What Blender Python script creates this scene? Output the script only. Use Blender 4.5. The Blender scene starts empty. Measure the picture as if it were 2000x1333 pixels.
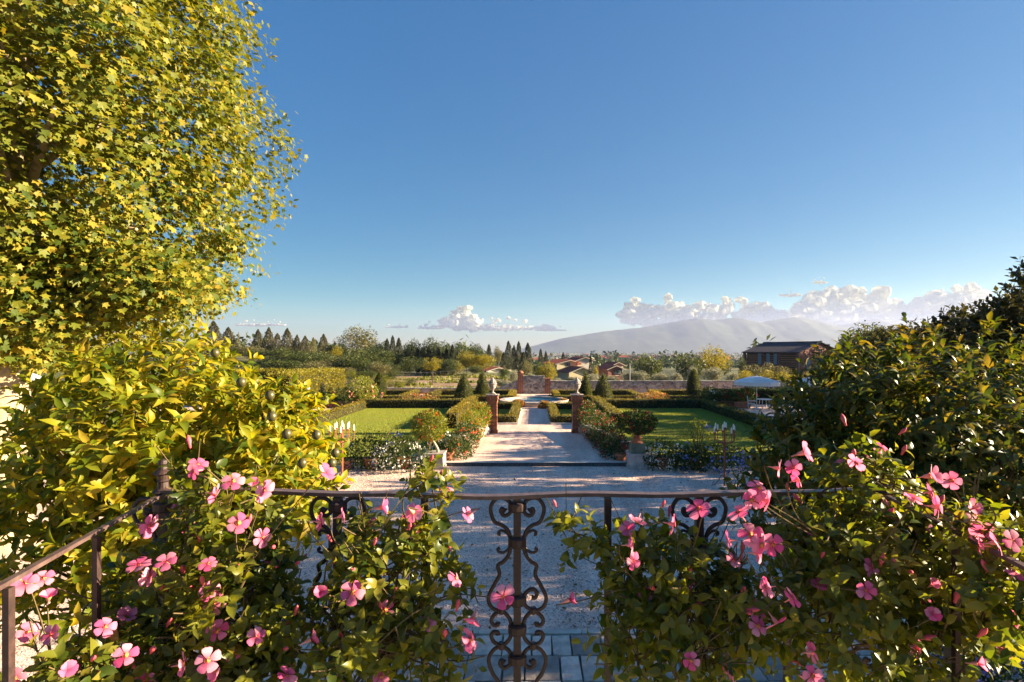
import bpy, math, random
import numpy as np
from mathutils import Vector, Matrix
S = bpy.context.scene
COL = S.collection
# ---------------------------------------------------------------- camera, world, sun, exposure
EYE = 4.3
cam_data = bpy.data.cameras.new('camera')
cam = bpy.data.objects.new('camera', cam_data)
COL.objects.link(cam)
cam.location = (0, 0, EYE)
cam.rotation_euler = (math.radians(90), 0, 0)
cam_data.sensor_width = 36.0
cam_data.lens = 18.0
cam_data.shift_x = -43 / 2000
cam_data.shift_y = 18.5 / 2000
cam_data.clip_start = 0.05
cam_data.clip_end = 40000
S.camera = cam
SUN_EL, SUN_AZ = math.radians(16.5), math.radians(87.0)      # azimuth from +Y towards +X
SUN_DIR = Vector((math.cos(SUN_EL) * math.sin(SUN_AZ), math.cos(SUN_EL) * math.cos(SUN_AZ), math.sin(SUN_EL)))
world = bpy.data.worlds.new('World')
S.world = world
world.use_nodes = True
wn = world.node_tree.nodes
wl = world.node_tree.links
wn.clear()
sky = wn.new('ShaderNodeTexSky')
sky.sky_type = 'NISHITA'
sky.sun_disc = False
sky.sun_elevation = SUN_EL
sky.sun_rotation = SUN_AZ
sky.altitude = 100
sky.air_density = 1.0
sky.dust_density = 0.35
sky.ozone_density = 2.6
# tone of the whole sky: brightness range compressed and colour deepened, alike in every direction
def wmath(op, *ins):
    n = wn.new('ShaderNodeMath'); n.operation = op
    for i, v in enumerate(ins):
        if isinstance(v, (int, float)): n.inputs[i].default_value = v
        else: wl.new(v, n.inputs[i])
    return n.outputs[0]
sp_ = wn.new('ShaderNodeSeparateColor'); wl.new(sky.outputs[0], sp_.inputs[0])
vmax = wmath('MAXIMUM', wmath('MAXIMUM', sp_.outputs[0], sp_.outputs[1]), wmath('MAXIMUM', sp_.outputs[2], 1e-4))
vton = wmath('POWER', vmax, 0.42)
cb = wn.new('ShaderNodeCombineColor')
for i_ in range(3):
    wl.new(wmath('MULTIPLY', wmath('POWER', wmath('DIVIDE', sp_.outputs[i_], vmax), (2.8, 1.62, 1.6)[i_]), vton), cb.inputs[i_])
bg = wn.new('ShaderNodeBackground')
bg.inputs['Strength'].default_value = 0.058
wo = wn.new('ShaderNodeOutputWorld')
wl.new(cb.outputs[0], bg.inputs['Color'])
wl.new(bg.outputs[0], wo.inputs['Surface'])
sun_data = bpy.data.lights.new('sun', 'SUN')
sun_data.energy = 5.0
sun_data.angle = math.radians(0.5)
sun_data.color = (1.0, 0.80, 0.51)
sun = bpy.data.objects.new('sun', sun_data)
COL.objects.link(sun)
sun.location = (60, 20, 40)
sun.rotation_euler = SUN_DIR.to_track_quat('Z', 'Y').to_euler()
S.view_settings.view_transform = 'Standard'
S.view_settings.look = 'None'
S.view_settings.gamma = 1.0
S.view_settings.use_curve_mapping = False
S.view_settings.exposure = 2.45
S.cycles.use_denoising = True
S.cycles.max_bounces = 8
S.cycles.diffuse_bounces = 4
S.cycles.glossy_bounces = 2
S.cycles.transmission_bounces = 4
S.cycles.transparent_max_bounces = 12
S.cycles.volume_bounces = 0
S.cycles.use_adaptive_sampling = True
S.cycles.adaptive_threshold = 0.01
S.cycles.sample_clamp_indirect = 6.0

rng = np.random.default_rng(11)
random.seed(5)

def PT(px, py, Y):
    """a place in the world: image column and row of the 2000-wide survey sheet at distance Y"""
    return Vector(((px - 1043) / 1000 * Y, Y, EYE - (py - 685) / 1000 * Y))

# ---------------------------------------------------------------- objects, names, labels
def link(o, parent=None):
    COL.objects.link(o)
    if parent is not None:
        o.parent = parent
    return o

def tag(o, label=None, cat=None, group=None, kind=None):
    if label: o['label'] = label
    if cat: o['category'] = cat
    if group: o['group'] = group
    if kind: o['kind'] = kind
    return o

def thing(name, label, cat, loc=(0, 0, 0), group=None, rz=0.0):
    o = bpy.data.objects.new(name, None)
    o.empty_display_size = 0.1
    o.location = loc
    o.rotation_euler = (0, 0, rz)
    link(o)
    return tag(o, label, cat, group)

def inst(name, mesh, parent=None, loc=(0, 0, 0), rot=None, scale=None, mat4=None, kind=None):
    o = bpy.data.objects.new(name, mesh)
    link(o, parent)
    if mat4 is not None:
        o.matrix_local = mat4
    else:
        o.location = loc
        if rot is not None: o.rotation_euler = rot
        if scale is not None: o.scale = scale
    if kind: o['kind'] = kind
    return o

def copy_tree(o, parent=None):
    c = o.copy()
    COL.objects.link(c)
    if parent is not None: c.parent = parent
    for ch in list(o.children):
        copy_tree(ch, c)
    return c

# ---------------------------------------------------------------- mesh building
def np_mesh(name, V, F, mats, mi=None, smooth=False):
    """V (n,3); F list of arrays of equal-length faces"""
    me = bpy.data.meshes.new(name)
    V = np.asarray(V, dtype=np.float32)
    me.vertices.add(len(V))
    me.vertices.foreach_set('co', V.ravel())
    Fs = F if isinstance(F, list) else [F]
    Fs = [np.asarray(f, dtype=np.int32) for f in Fs if len(f)]
    loops = np.concatenate([f.ravel() for f in Fs])
    tot = np.concatenate([np.full(len(f), f.shape[1], dtype=np.int32) for f in Fs])
    st = np.concatenate([[0], np.cumsum(tot)[:-1]]).astype(np.int32)
    me.loops.add(len(loops))
    me.loops.foreach_set('vertex_index', loops)
    me.polygons.add(len(tot))
    me.polygons.foreach_set('loop_start', st)
    me.polygons.foreach_set('loop_total', tot)
    if mi is not None:
        me.polygons.foreach_set('material_index', np.asarray(mi, dtype=np.int32))
    if smooth:
        me.polygons.foreach_set('use_smooth', np.ones(len(tot), dtype=bool))
    for m in (mats if isinstance(mats, (list, tuple)) else [mats]):
        me.materials.append(m)
    me.update(calc_edges=True)
    me.validate()
    return me

class MB:
    """collects simple shapes and builds them as one mesh"""
    def __init__(self):
        self.V = []; self.F = []; self.M = []; self.m = 0
    def add(self, verts, faces):
        b = len(self.V)
        self.V += [tuple(v) for v in verts]
        for f in faces:
            self.F.append([b + i for i in f]); self.M.append(self.m)
        return self
    def box(self, c, s, rz=0.0, taper=1.0, jit=0.0, ax=None):
        x, y, z = s[0] / 2, s[1] / 2, s[2] / 2
        vs = []
        for k, (a, b_, d) in enumerate([(-1, -1, -1), (1, -1, -1), (1, 1, -1), (-1, 1, -1), (-1, -1, 1), (1, -1, 1), (1, 1, 1), (-1, 1, 1)]):
            t = taper if d > 0 else 1.0
            v = Vector((a * x * t, b_ * y * t, d * z))
            if jit: v += Vector((random.uniform(-jit, jit), random.uniform(-jit, jit), random.uniform(-jit, jit)))
            if rz: v = Matrix.Rotation(rz, 3, 'Z') @ v
            if ax is not None: v = ax @ v
            vs.append(v + Vector(c))
        return self.add(vs, [(0, 3, 2, 1), (4, 5, 6, 7), (0, 1, 5, 4), (1, 2, 6, 5), (2, 3, 7, 6), (3, 0, 4, 7)])
    def bar(self, a, b, w, h, up=(0, 0, 1)):
        a = Vector(a); b = Vector(b); d = b - a; L = d.length; d.normalize()
        s = d.cross(Vector(up)); s = s.normalized() if s.length > 1e-6 else Vector((1, 0, 0))
        u = s.cross(d)
        ax = Matrix((d, s, u)).transposed()
        return self.box((a + b) / 2, (L, w, h), ax=ax)
    def tube(self, pts, r, n=8, caps=True, flat=1.0, ref=(0, 1, 0)):
        pts = [Vector(p) for p in pts]
        rs = r if isinstance(r, (list, tuple)) else [r] * len(pts)
        vs = []; fs = []
        for i, p in enumerate(pts):
            d = (pts[min(i + 1, len(pts) - 1)] - pts[max(i - 1, 0)])
            d = d.normalized() if d.length > 1e-9 else Vector((0, 0, 1))
            s = d.cross(Vector(ref))
            if s.length < 1e-3: s = d.cross(Vector((1, 0.2, 0)))
            s.normalize(); u = s.cross(d)
            for k in range(n):
                a = 2 * math.pi * (k + .5) / n
                vs.append(p + (s * math.cos(a) + u * math.sin(a) * flat) * rs[i])
        for i in range(len(pts) - 1):
            for k in range(n):
                k2 = (k + 1) % n
                fs.append((i * n + k, i * n + k2, (i + 1) * n + k2, (i + 1) * n + k))
        if caps:
            fs.append(tuple(range(n - 1, -1, -1)))
            fs.append(tuple((len(pts) - 1) * n + k for k in range(n)))
        return self.add(vs, fs)
    def lathe(self, prof, c=(0, 0, 0), n=16, sx=1.0, sy=1.0, caps=True):
        vs = []; fs = []
        for (r, z) in prof:
            for k in range(n):
                a = 2 * math.pi * k / n
                vs.append((c[0] + r * math.cos(a) * sx, c[1] + r * math.sin(a) * sy, c[2] + z))
        for i in range(len(prof) - 1):
            for k in range(n):
                k2 = (k + 1) % n
                fs.append((i * n + k, i * n + k2, (i + 1) * n + k2, (i + 1) * n + k))
        if caps:
            fs.append(tuple(range(n - 1, -1, -1)))
            fs.append(tuple((len(prof) - 1) * n + k for k in range(n)))
        return self.add(vs, fs)
    def ball(self, c, r, n=10, m=7):
        if not isinstance(r, (tuple, list)): r = (r, r, r)
        prof = []
        for i in range(1, m):
            a = math.pi * i / m
            prof.append((math.sin(a), -math.cos(a)))
        vs = [(c[0], c[1], c[2] - r[2])]; fs = []
        for (q, z) in prof:
            for k in range(n):
                a = 2 * math.pi * k / n
                vs.append((c[0] + q * math.cos(a) * r[0], c[1] + q * math.sin(a) * r[1], c[2] + z * r[2]))
        vs.append((c[0], c[1], c[2] + r[2]))
        for k in range(n):
            fs.append((0, 1 + (k + 1) % n, 1 + k))
            fs.append((len(vs) - 1, 1 + (m - 2) * n + k, 1 + (m - 2) * n + (k + 1) % n))
        for i in range(m - 2):
            for k in range(n):
                k2 = (k + 1) % n
                fs.append((1 + i * n + k, 1 + i * n + k2, 1 + (i + 1) * n + k2, 1 + (i + 1) * n + k))
        return self.add(vs, fs)
    def mesh(self, name, mats, smooth=False):
        me = bpy.data.meshes.new(name)
        me.from_pydata(self.V, [], self.F)
        for m in (mats if isinstance(mats, (list, tuple)) else [mats]): me.materials.append(m)
        me.polygons.foreach_set('material_index', self.M)
        if smooth: me.polygons.foreach_set('use_smooth', [True] * len(self.F))
        me.update()
        return me
    def build(self, name, mats, parent=None, loc=(0, 0, 0), smooth=False, kind=None):
        return inst(name, self.mesh(name, mats, smooth), parent, loc, kind=kind)

def spline(pts, n=8):
    """Catmull-Rom through the points"""
    P = [Vector(p) for p in pts]
    Q = [P[0] * 2 - P[1]] + P + [P[-1] * 2 - P[-2]]
    out = []
    for i in range(1, len(Q) - 2):
        for k in range(n):
            t = k / n
            a, b, c, d = Q[i - 1], Q[i], Q[i + 1], Q[i + 2]
            out.append(0.5 * ((2 * b) + (c - a) * t + (2 * a - 5 * b + 4 * c - d) * t * t + (3 * b - a - 3 * c + d) * t ** 3))
    out.append(P[-1])
    return out

# ---------------------------------------------------------------- materials
def mat_new(name):
    m = bpy.data.materials.new(name)
    m.use_nodes = True
    nt = m.node_tree
    nt.nodes.clear()
    out = nt.nodes.new('ShaderNodeOutputMaterial')
    return m, nt, out

def N(nt, t, **kw):
    n = nt.nodes.new(t)
    for k, v in kw.items():
        if k.startswith('i_'):
            n.inputs[k[2:].replace('_', ' ')].default_value = v
        else:
            setattr(n, k, v)
    return n

def ramp(nt, stops, interp='LINEAR'):
    r = nt.nodes.new('ShaderNodeValToRGB')
    r.color_ramp.interpolation = interp
    e = r.color_ramp.elements
    while len(e) < len(stops): e.new(0.5)
    for i, (p, c) in enumerate(stops):
        e[i].position = p
        e[i].color = (c[0], c[1], c[2], 1)
    return r

def surf(name, c1, c2, scale=8.0, rough=0.8, bump=0.3, bscale=None, c3=None, detail=6, dist=0.02, coords='Object', spec=0.3, metal=0.0, obj_var=0.0):
    """general rough surface: two or three colours mixed by noise, fine relief"""
    m, nt, out = mat_new(name)
    tc = N(nt, 'ShaderNodeTexCoord')
    nz = N(nt, 'ShaderNodeTexNoise'); nz.inputs['Scale'].default_value = scale; nz.inputs['Detail'].default_value = detail; nz.inputs['Roughness'].default_value = .65
    nt.links.new(tc.outputs[coords], nz.inputs['Vector'])
    st = [(0.32, c1), (0.68, c2)] if c3 is None else [(0.3, c1), (0.5, c2), (0.7, c3)]
    r = ramp(nt, st)
    nt.links.new(nz.outputs['Fac'], r.inputs[0])
    col = r.outputs[0]
    if obj_var:
        oi = N(nt, 'ShaderNodeObjectInfo')
        mr = N(nt, 'ShaderNodeMapRange'); mr.inputs['To Min'].default_value = 1 - obj_var; mr.inputs['To Max'].default_value = 1 + obj_var
        nt.links.new(oi.outputs['Random'], mr.inputs['Value'])
        hv = N(nt, 'ShaderNodeHueSaturation')
        nt.links.new(mr.outputs[0], hv.inputs['Value']); nt.links.new(col, hv.inputs['Color'])
        col = hv.outputs[0]
    p = N(nt, 'ShaderNodeBsdfPrincipled')
    p.inputs['Roughness'].default_value = rough
    p.inputs['Specular IOR Level'].default_value = spec
    p.inputs['Metallic'].default_value = metal
    nt.links.new(col, p.inputs['Base Color'])
    if bump:
        nb = N(nt, 'ShaderNodeTexNoise'); nb.inputs['Scale'].default_value = bscale or scale * 4; nb.inputs['Detail'].default_value = 5
        nt.links.new(tc.outputs[coords], nb.inputs['Vector'])
        b = N(nt, 'ShaderNodeBump'); b.inputs['Strength'].default_value = bump; b.inputs['Distance'].default_value = dist
        nt.links.new(nb.outputs['Fac'], b.inputs['Height']); nt.links.new(b.outputs[0], p.inputs['Normal'])
    nt.links.new(p.outputs[0], out.inputs[0])
    return m

def leaf_mat(name, cols, trans, rough=0.5, tmix=0.4, patch=None, pscale=0.6, spec=0.35):
    """leaf: colour drawn per leaf from a ramp, light shining through; patch = colour some areas of the crown turn to"""
    m, nt, out = mat_new(name)
    g = N(nt, 'ShaderNodeNewGeometry')
    oi = N(nt, 'ShaderNodeObjectInfo')
    ad = N(nt, 'ShaderNodeMath', operation='ADD')
    fr = N(nt, 'ShaderNodeMath', operation='FRACT')
    nt.links.new(g.outputs['Random Per Island'], ad.inputs[0]); nt.links.new(oi.outputs['Random'], ad.inputs[1])
    nt.links.new(ad.outputs[0], fr.inputs[0])
    k = len(cols)
    r = ramp(nt, [(i / max(k - 1, 1), c) for i, c in enumerate(cols)])
    nt.links.new(fr.outputs[0], r.inputs[0])
    col = r.outputs[0]
    if patch:
        tc = N(nt, 'ShaderNodeTexCoord')
        nz = N(nt, 'ShaderNodeTexNoise'); nz.inputs['Scale'].default_value = pscale; nz.inputs['Detail'].default_value = 3
        nt.links.new(g.outputs['Position'], nz.inputs['Vector'])
        mr = N(nt, 'ShaderNodeMapRange'); mr.inputs['From Min'].default_value = .42; mr.inputs['From Max'].default_value = .66; mr.inputs['To Max'].default_value = .8
        nt.links.new(nz.outputs['Fac'], mr.inputs['Value'])
        mx = N(nt, 'ShaderNodeMix', data_type='RGBA')
        nt.links.new(mr.outputs[0], mx.inputs[0]); nt.links.new(col, mx.inputs[6]); mx.inputs[7].default_value = (*patch, 1)
        col = mx.outputs[2]
    p = N(nt, 'ShaderNodeBsdfPrincipled')
    p.inputs['Roughness'].default_value = rough
    p.inputs['Specular IOR Level'].default_value = spec
    nt.links.new(col, p.inputs['Base Color'])
    t = N(nt, 'ShaderNodeBsdfTranslucent')
    tm = N(nt, 'ShaderNodeMix', data_type='RGBA', blend_type='MULTIPLY')
    tm.inputs[0].default_value = 1.0
    tm.inputs[7].default_value = (*trans, 1)
    nt.links.new(col, tm.inputs[6]); nt.links.new(tm.outputs[2], t.inputs['Color'])
    ms = N(nt, 'ShaderNodeMixShader'); ms.inputs[0].default_value = tmix
    nt.links.new(p.outputs[0], ms.inputs[1]); nt.links.new(t.outputs[0], ms.inputs[2])
    nt.links.new(ms.outputs[0], out.inputs[0])
    return m

# ---------------------------------------------------------------- leaves in bulk
def _t(v, f):
    return (np.array(v, float), [np.array(f, int)])
T_QUAD = _t([(0, 0, 0), (.5, .3, .08), (1, 0, 0), (.5, -.3, .08)], [(0, 2, 1), (0, 3, 2)])
T_TRI = _t([(0, -.35, 0), (1, 0, .05), (0, .35, 0)], [(0, 1, 2)])
# long citrus leaf, folded along the midrib and arched
def _strip(ws, fold, arch, w):
    v = []; n = len(ws)
    for i, q in enumerate(ws):
        x = i / (n - 1)
        z = arch * (4 * x * (1 - x)) * .5 - arch * x * x * .9
        v += [(x, 0, z), (x, q * w, z + fold * q * w), (x, -q * w, z + fold * q * w)]
    f = []
    for i in range(n - 1):
        a, b = 3 * i, 3 * i + 3
        for s in ((0, 1), (2, 0)):
            p, q = s
            f += [(a + p, b + p, b + q), (a + p, b + q, a + q)]
    return _t(v, f)
T_LONG = _strip([0.04, .85, 1, .62, 0.03], .35, .22, .2)
T_LONG_S = _strip([0.04, .9, .85, 0.03], .35, .22, .2)
T_OVATE_S = _strip([0.05, 1, .8, 0.04], .3, .16, .27)
T_OVATE = _strip([0.05, .9, 1, .7, 0.04], .3, .16, .27)
# plane-tree leaf with five pointed lobes
_pl = [(0, 0)]
for a, r in [(-148, .34), (-116, .52), (-98, .64), (-76, .47), (-56, .84), (-48, .9), (-26, .58), (-11, .78), (0, 1.05), (11, .78), (26, .58), (48, .9), (56, .84), (76, .47), (98, .64), (116, .52), (148, .34)]:
    _pl.append((r * math.cos(math.radians(a)) * .75 + .2, r * math.sin(math.radians(a)) * .75))
T_PLANE = _t([(x, y, -.18 * (x * x + y * y) + .1 * abs(y)) for x, y in _pl], [(0, i, i + 1) for i in range(1, 17)])
_pl = [(0, 0)]
for a, r in [(-112, .62), (-76, .46), (-50, .92), (-24, .58), (0, 1.08), (24, .58), (50, .92), (76, .46), (112, .62)]:
    _pl.append((r * math.cos(math.radians(a)) * .75 + .2, r * math.sin(math.radians(a)) * .75))
T_PLANE_S = _t([(x, y, -.18 * (x * x + y * y) + .1 * abs(y)) for x, y in _pl], [(0, i, i + 1) for i in range(1, 9)])

def frames(D, Nn):
    D = D / np.maximum(np.linalg.norm(D, axis=1, keepdims=True), 1e-9)
    Y = np.cross(Nn, D); l = np.linalg.norm(Y, axis=1, keepdims=True)
    bad = l[:, 0] < 1e-4
    Y[bad] = np.cross(np.array([.3, .7, .1]), D[bad])
    Y /= np.maximum(np.linalg.norm(Y, axis=1, keepdims=True), 1e-9)
    Z = np.cross(D, Y)
    return np.stack([D, Y, Z], axis=2)          # columns

def leaves_mesh(name, P, D, Nn, s, tmpl, mat, mi=None):
    v, fl = tmpl
    R = frames(D, Nn)
    V = np.einsum('nij,kj->nki', R, v) * np.asarray(s)[:, None, None] + P[:, None, :]
    n, k = len(P), len(v)
    F = [(f[None, :, :] + (np.arange(n) * k)[:, None, None]).reshape(-1, f.shape[1]) for f in fl]
    return np_mesh(name, V.reshape(-1, 3), F, mat, mi)

def unit(n, r=rng):
    v = r.normal(size=(n, 3))
    return v / np.linalg.norm(v, axis=1, keepdims=True)

def in_frame(P, m=60):
    Y = np.maximum(P[:, 1], .05)
    px = P[:, 0] / Y * 1000 + 1043; py = 685 - (P[:, 2] - EYE) / Y * 1000
    return (P[:, 1] > .2) & (px > -m) & (px < 2000 + m) & (py > -m) & (py < 1333 + m)

def leafy(root, P, D, Nn, s, tmpl, mat, leaf_name='leaf', n_parts=300, bulk='foliage', bulk_t=None):
    """the leaves that show largest become parts of their own, the rest one mass"""
    o = np.array(root.location)
    d = np.linalg.norm(P - np.array([0, 0, EYE]), axis=1) / s
    d = np.where(in_frame(P), d, 1e9)
    idx = np.argsort(d)
    one = idx[:n_parts]; rest = idx[n_parts:]
    if len(rest):
        inst(bulk, leaves_mesh(bulk, P[rest] - o, D[rest], Nn[rest], s[rest], bulk_t or tmpl, mat), root, kind='stuff')
    if len(one):
        base = np_mesh(leaf_name, tmpl[0], tmpl[1], mat)
        R = frames(D[one], Nn[one])
        for i, j in enumerate(one):
            M = np.eye(4); M[:3, :3] = R[i] * s[j]; M[:3, 3] = P[j] - o
            inst(leaf_name, base, root, mat4=Matrix(M.tolist()))

def shoots(B, D, L, per, spread=.75, size=(.09, .13), droop=.15, r=rng):
    """leaves set in a spiral along short shoots; returns P, D, N, s and the shoot lines"""
    n = len(B)
    t = (np.arange(per) + .7) / per
    D = D / np.linalg.norm(D, axis=1, keepdims=True)
    side = np.cross(D, r.normal(size=(n, 3))); side /= np.linalg.norm(side, axis=1, keepdims=True)
    oth = np.cross(D, side)
    ang = (np.arange(per) * 2.4)[None, :] + r.uniform(0, 6.28, (n, 1)) + r.normal(0, .25, (n, per))
    rad = side[:, None, :] * np.cos(ang)[..., None] + oth[:, None, :] * np.sin(ang)[..., None]
    P = B[:, None, :] + D[:, None, :] * (L[:, None] * t[None, :])[..., None]
    P[..., 2] -= (droop * L[:, None] * t[None, :] ** 2)
    sp = spread * (1.15 - .5 * t)[None, :, None]
    d = D[:, None, :] * (1.0 - .35 * spread) + rad * sp * 1.1
    d = d + r.normal(0, .16, d.shape)
    d[..., 2] -= droop
    nn = D[:, None, :] * 1.0 - rad * .5 + r.normal(0, .3, d.shape)
    nn[..., 2] += .5
    s = r.uniform(size[0], size[1], (n, per)) * (0.75 + .35 * np.sin(np.pi * (t * .8 + .1)))[None, :]
    return P.reshape(-1, 3), d.reshape(-1, 3), nn.reshape(-1, 3), s.reshape(-1)

def noise3(P, k=1.0, seed=0):
    """cheap smooth noise from sines, about -1..1"""
    q = np.asarray(P, float) * k
    a = seed * 1.7
    return (np.sin(q[:, 0] * 1.7 + 2.1 * np.sin(q[:, 1] * .9 + a) + a) + np.sin(q[:, 1] * 2.1 + 1.7 * np.sin(q[:, 2] * 1.1 + a * 2)) + np.sin(q[:, 2] * 1.9 + 1.9 * np.sin(q[:, 0] * .8 + a * 3))) / 3
# ================================================================ materials of the place
def gravel_mat(name, k=42.0, tint=(1, 1, 1)):
    m, nt, out = mat_new(name)
    tc = N(nt, 'ShaderNodeTexCoord')
    vo = N(nt, 'ShaderNodeTexVoronoi'); vo.inputs['Scale'].default_value = k; vo.inputs['Randomness'].default_value = 1
    nt.links.new(tc.outputs['Object'], vo.inputs['Vector'])
    sp = N(nt, 'ShaderNodeSeparateColor'); nt.links.new(vo.outputs['Color'], sp.inputs[0])
    r = ramp(nt, [(0, (.24, .15, .14)), (.12, (.66, .48, .43)), (.35, (.90, .68, .57)), (.8, (.96, .77, .66)), (1, (.97, .86, .77))])
    nt.links.new(sp.outputs[0], r.inputs[0])
    nz = N(nt, 'ShaderNodeTexNoise'); nz.inputs['Scale'].default_value = .55; nz.inputs['Detail'].default_value = 6
    nt.links.new(tc.outputs['Object'], nz.inputs['Vector'])
    r2 = ramp(nt, [(.32, (.86 * tint[0], .79 * tint[1], .77 * tint[2])), (.62, (1, .94, .92))])
    nt.links.new(nz.outputs['Fac'], r2.inputs[0])
    mx = N(nt, 'ShaderNodeMix', data_type='RGBA', blend_type='MULTIPLY'); mx.inputs[0].default_value = 1
    nt.links.new(r.outputs[0], mx.inputs[6]); nt.links.new(r2.outputs[0], mx.inputs[7])
    mp = N(nt, 'ShaderNodeMapping'); mp.inputs['Scale'].default_value = (1.5, .16, 1)
    n3 = N(nt, 'ShaderNodeTexNoise'); n3.inputs['Scale'].default_value = 1.0; n3.inputs['Detail'].default_value = 3
    nt.links.new(tc.outputs['Object'], mp.inputs[0]); nt.links.new(mp.outputs[0], n3.inputs['Vector'])
    r3 = ramp(nt, [(.38, (.80, .77, .76)), (.58, (1, 1, 1))])
    nt.links.new(n3.outputs['Fac'], r3.inputs[0])
    m3 = N(nt, 'ShaderNodeMix', data_type='RGBA', blend_type='MULTIPLY'); m3.inputs[0].default_value = 1
    nt.links.new(mx.outputs[2], m3.inputs[6]); nt.links.new(r3.outputs[0], m3.inputs[7])
    p = N(nt, 'ShaderNodeBsdfPrincipled'); p.inputs['Roughness'].default_value = .85; p.inputs['Specular IOR Level'].default_value = .2
    nt.links.new(m3.outputs[2], p.inputs['Base Color'])
    b = N(nt, 'ShaderNodeBump'); b.inputs['Strength'].default_value = .65; b.inputs['Distance'].default_value = .012; b.invert = True
    nt.links.new(vo.outputs['Distance'], b.inputs['Height']); nt.links.new(b.outputs[0], p.inputs['Normal'])
    nt.links.new(p.outputs[0], out.inputs[0])
    return m

M_gravel = gravel_mat('pale gravel')
M_stone_loose = surf('gravel stones', (.45, .39, .39), (.82, .77, .74), scale=3, rough=.85, bump=0, coords='Generated')
M_soil = surf('lawn soil', (.11, .13, .02), (.18, .19, .04), scale=3, bump=.5)
M_grass = leaf_mat('lawn grass', [(.17, .25, .022), (.26, .31, .035), (.35, .36, .055)], (1.5, 1.35, .5), rough=.6, tmix=.45, patch=(.28, .29, .05), pscale=.5)
M_land = None

def terrain_mat():
    m, nt, out = mat_new('country ground')
    g = N(nt, 'ShaderNodeNewGeometry')
    n1 = N(nt, 'ShaderNodeTexNoise'); n1.inputs['Scale'].default_value = .02; n1.inputs['Detail'].default_value = 8
    n2 = N(nt, 'ShaderNodeTexVoronoi'); n2.inputs['Scale'].default_value = .009
    nt.links.new(g.outputs['Position'], n1.inputs['Vector']); nt.links.new(g.outputs['Position'], n2.inputs['Vector'])
    r = ramp(nt, [(.3, (.05, .06, .018)), (.5, (.10, .10, .03)), (.62, (.16, .13, .05)), (.75, (.07, .08, .02))])
    nt.links.new(n1.outputs['Fac'], r.inputs[0])
    sp = N(nt, 'ShaderNodeSeparateColor'); nt.links.new(n2.outputs['Color'], sp.inputs[0])
    r2 = ramp(nt, [(0, (.6, .75, .6)), (.6, (1, 1, 1)), (1, (1.5, 1.25, .9))])
    nt.links.new(sp.outputs[0], r2.inputs[0])
    mx = N(nt, 'ShaderNodeMix', data_type='RGBA', blend_type='MULTIPLY'); mx.inputs[0].default_value = 1
    nt.links.new(r.outputs[0], mx.inputs[6]); nt.links.new(r2.outputs[0], mx.inputs[7])
    p = N(nt, 'ShaderNodeBsdfPrincipled'); p.inputs['Roughness'].default_value = .95
    nt.links.new(mx.outputs[2], p.inputs['Base Color'])
    nb = N(nt, 'ShaderNodeTexNoise'); nb.inputs['Scale'].default_value = 1.5; nb.inputs['Detail'].default_value = 8
    nt.links.new(g.outputs['Position'], nb.inputs['Vector'])
    b = N(nt, 'ShaderNodeBump'); b.inputs['Strength'].default_value = .8; b.inputs['Distance'].default_value = .3
    nt.links.new(nb.outputs['Fac'], b.inputs['Height']); nt.links.new(b.outputs[0], p.inputs['Normal'])
    nt.links.new(p.outputs[0], out.inputs[0])
    return m

def sst(a, b, x):
    t = np.clip((np.asarray(x, float) - a) / (b - a), 0, 1)
    return t * t * (3 - 2 * t)

def tz(x, y):
    """height of the open ground"""
    x = np.asarray(x, float); y = np.asarray(y, float)
    right = sst(-10, 6, x - (y - 50) * .0)
    drop = -3.2 * sst(52, 112, y) * (right * (1 - .75 * sst(28, 44, x)) ) - 9 * sst(110, 420, y) - 8 * sst(300, 1100, y)
    hill = 3.0 * sst(-22, -60, x) * sst(58, 120, y) * (1 - sst(160, 420, y))
    return -.06 + drop + hill
def gz(x, y): return float(tz(x, y))

# ---- ground sheet to the horizon
ys = np.concatenate([np.linspace(-30, 50, 9), np.geomspace(52, 7300, 90)])
us = np.linspace(-1, 1, 81)
gx = us[None, :] * (40 + 1.15 * np.maximum(ys, 0))[:, None]
gy = np.repeat(ys[:, None], 81, axis=1)
gzv = tz(gx, gy)
V = np.stack([gx, gy, gzv], -1).reshape(-1, 3)
i = np.arange(len(ys) - 1)[:, None] * 81 + np.arange(80)[None, :]
i = i.ravel()
F = np.stack([i, i + 1, i + 82, i + 81], 1)
tag(inst('ground', np_mesh('ground', V, F, terrain_mat(), smooth=True)), kind='structure')

def sheet(name, x0, x1, y0, y1, z, mat, pts=None, step=None):
    if pts is None: pts = [(x0, y0), (x1, y0), (x1, y1), (x0, y1)]
    me = bpy.data.meshes.new(name)
    me.from_pydata([(a, b, z) for a, b in pts], [], [list(range(len(pts)))])
    me.materials.append(mat)
    return tag(inst(name, me), kind='structure')

sheet('gravel_courtyard', -32, 26, -8, 19.0, 0.0, M_gravel)
sheet('gravel_walk', 0, 0, 0, 0, .08, M_gravel, pts=[(-5.2, 19.28), (5.2, 19.28), (4.4, 24), (2.6, 26.2), (2.6, 49.8), (-2.6, 49.8), (-2.6, 26.2), (-4.4, 24)])
for sx in (-1, 1):
    sheet('gravel_path', 0, 0, 0, 0, .06, M_gravel, pts=[(sx * 2.7, 39.0), (sx * 27, 39.0), (sx * 27, 49.8), (sx * 2.7, 49.8)][::sx])
    sheet('gravel_terrace', 0, 0, 0, 0, .055, M_gravel, pts=[(sx * 12.9, 21), (sx * 27, 21), (sx * 27, 38.9), (sx * 12.9, 38.9)][::sx] if sx > 0 else [(-12.9, 36.2), (-27, 36.2), (-27, 38.9), (-12.9, 38.9)])

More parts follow.
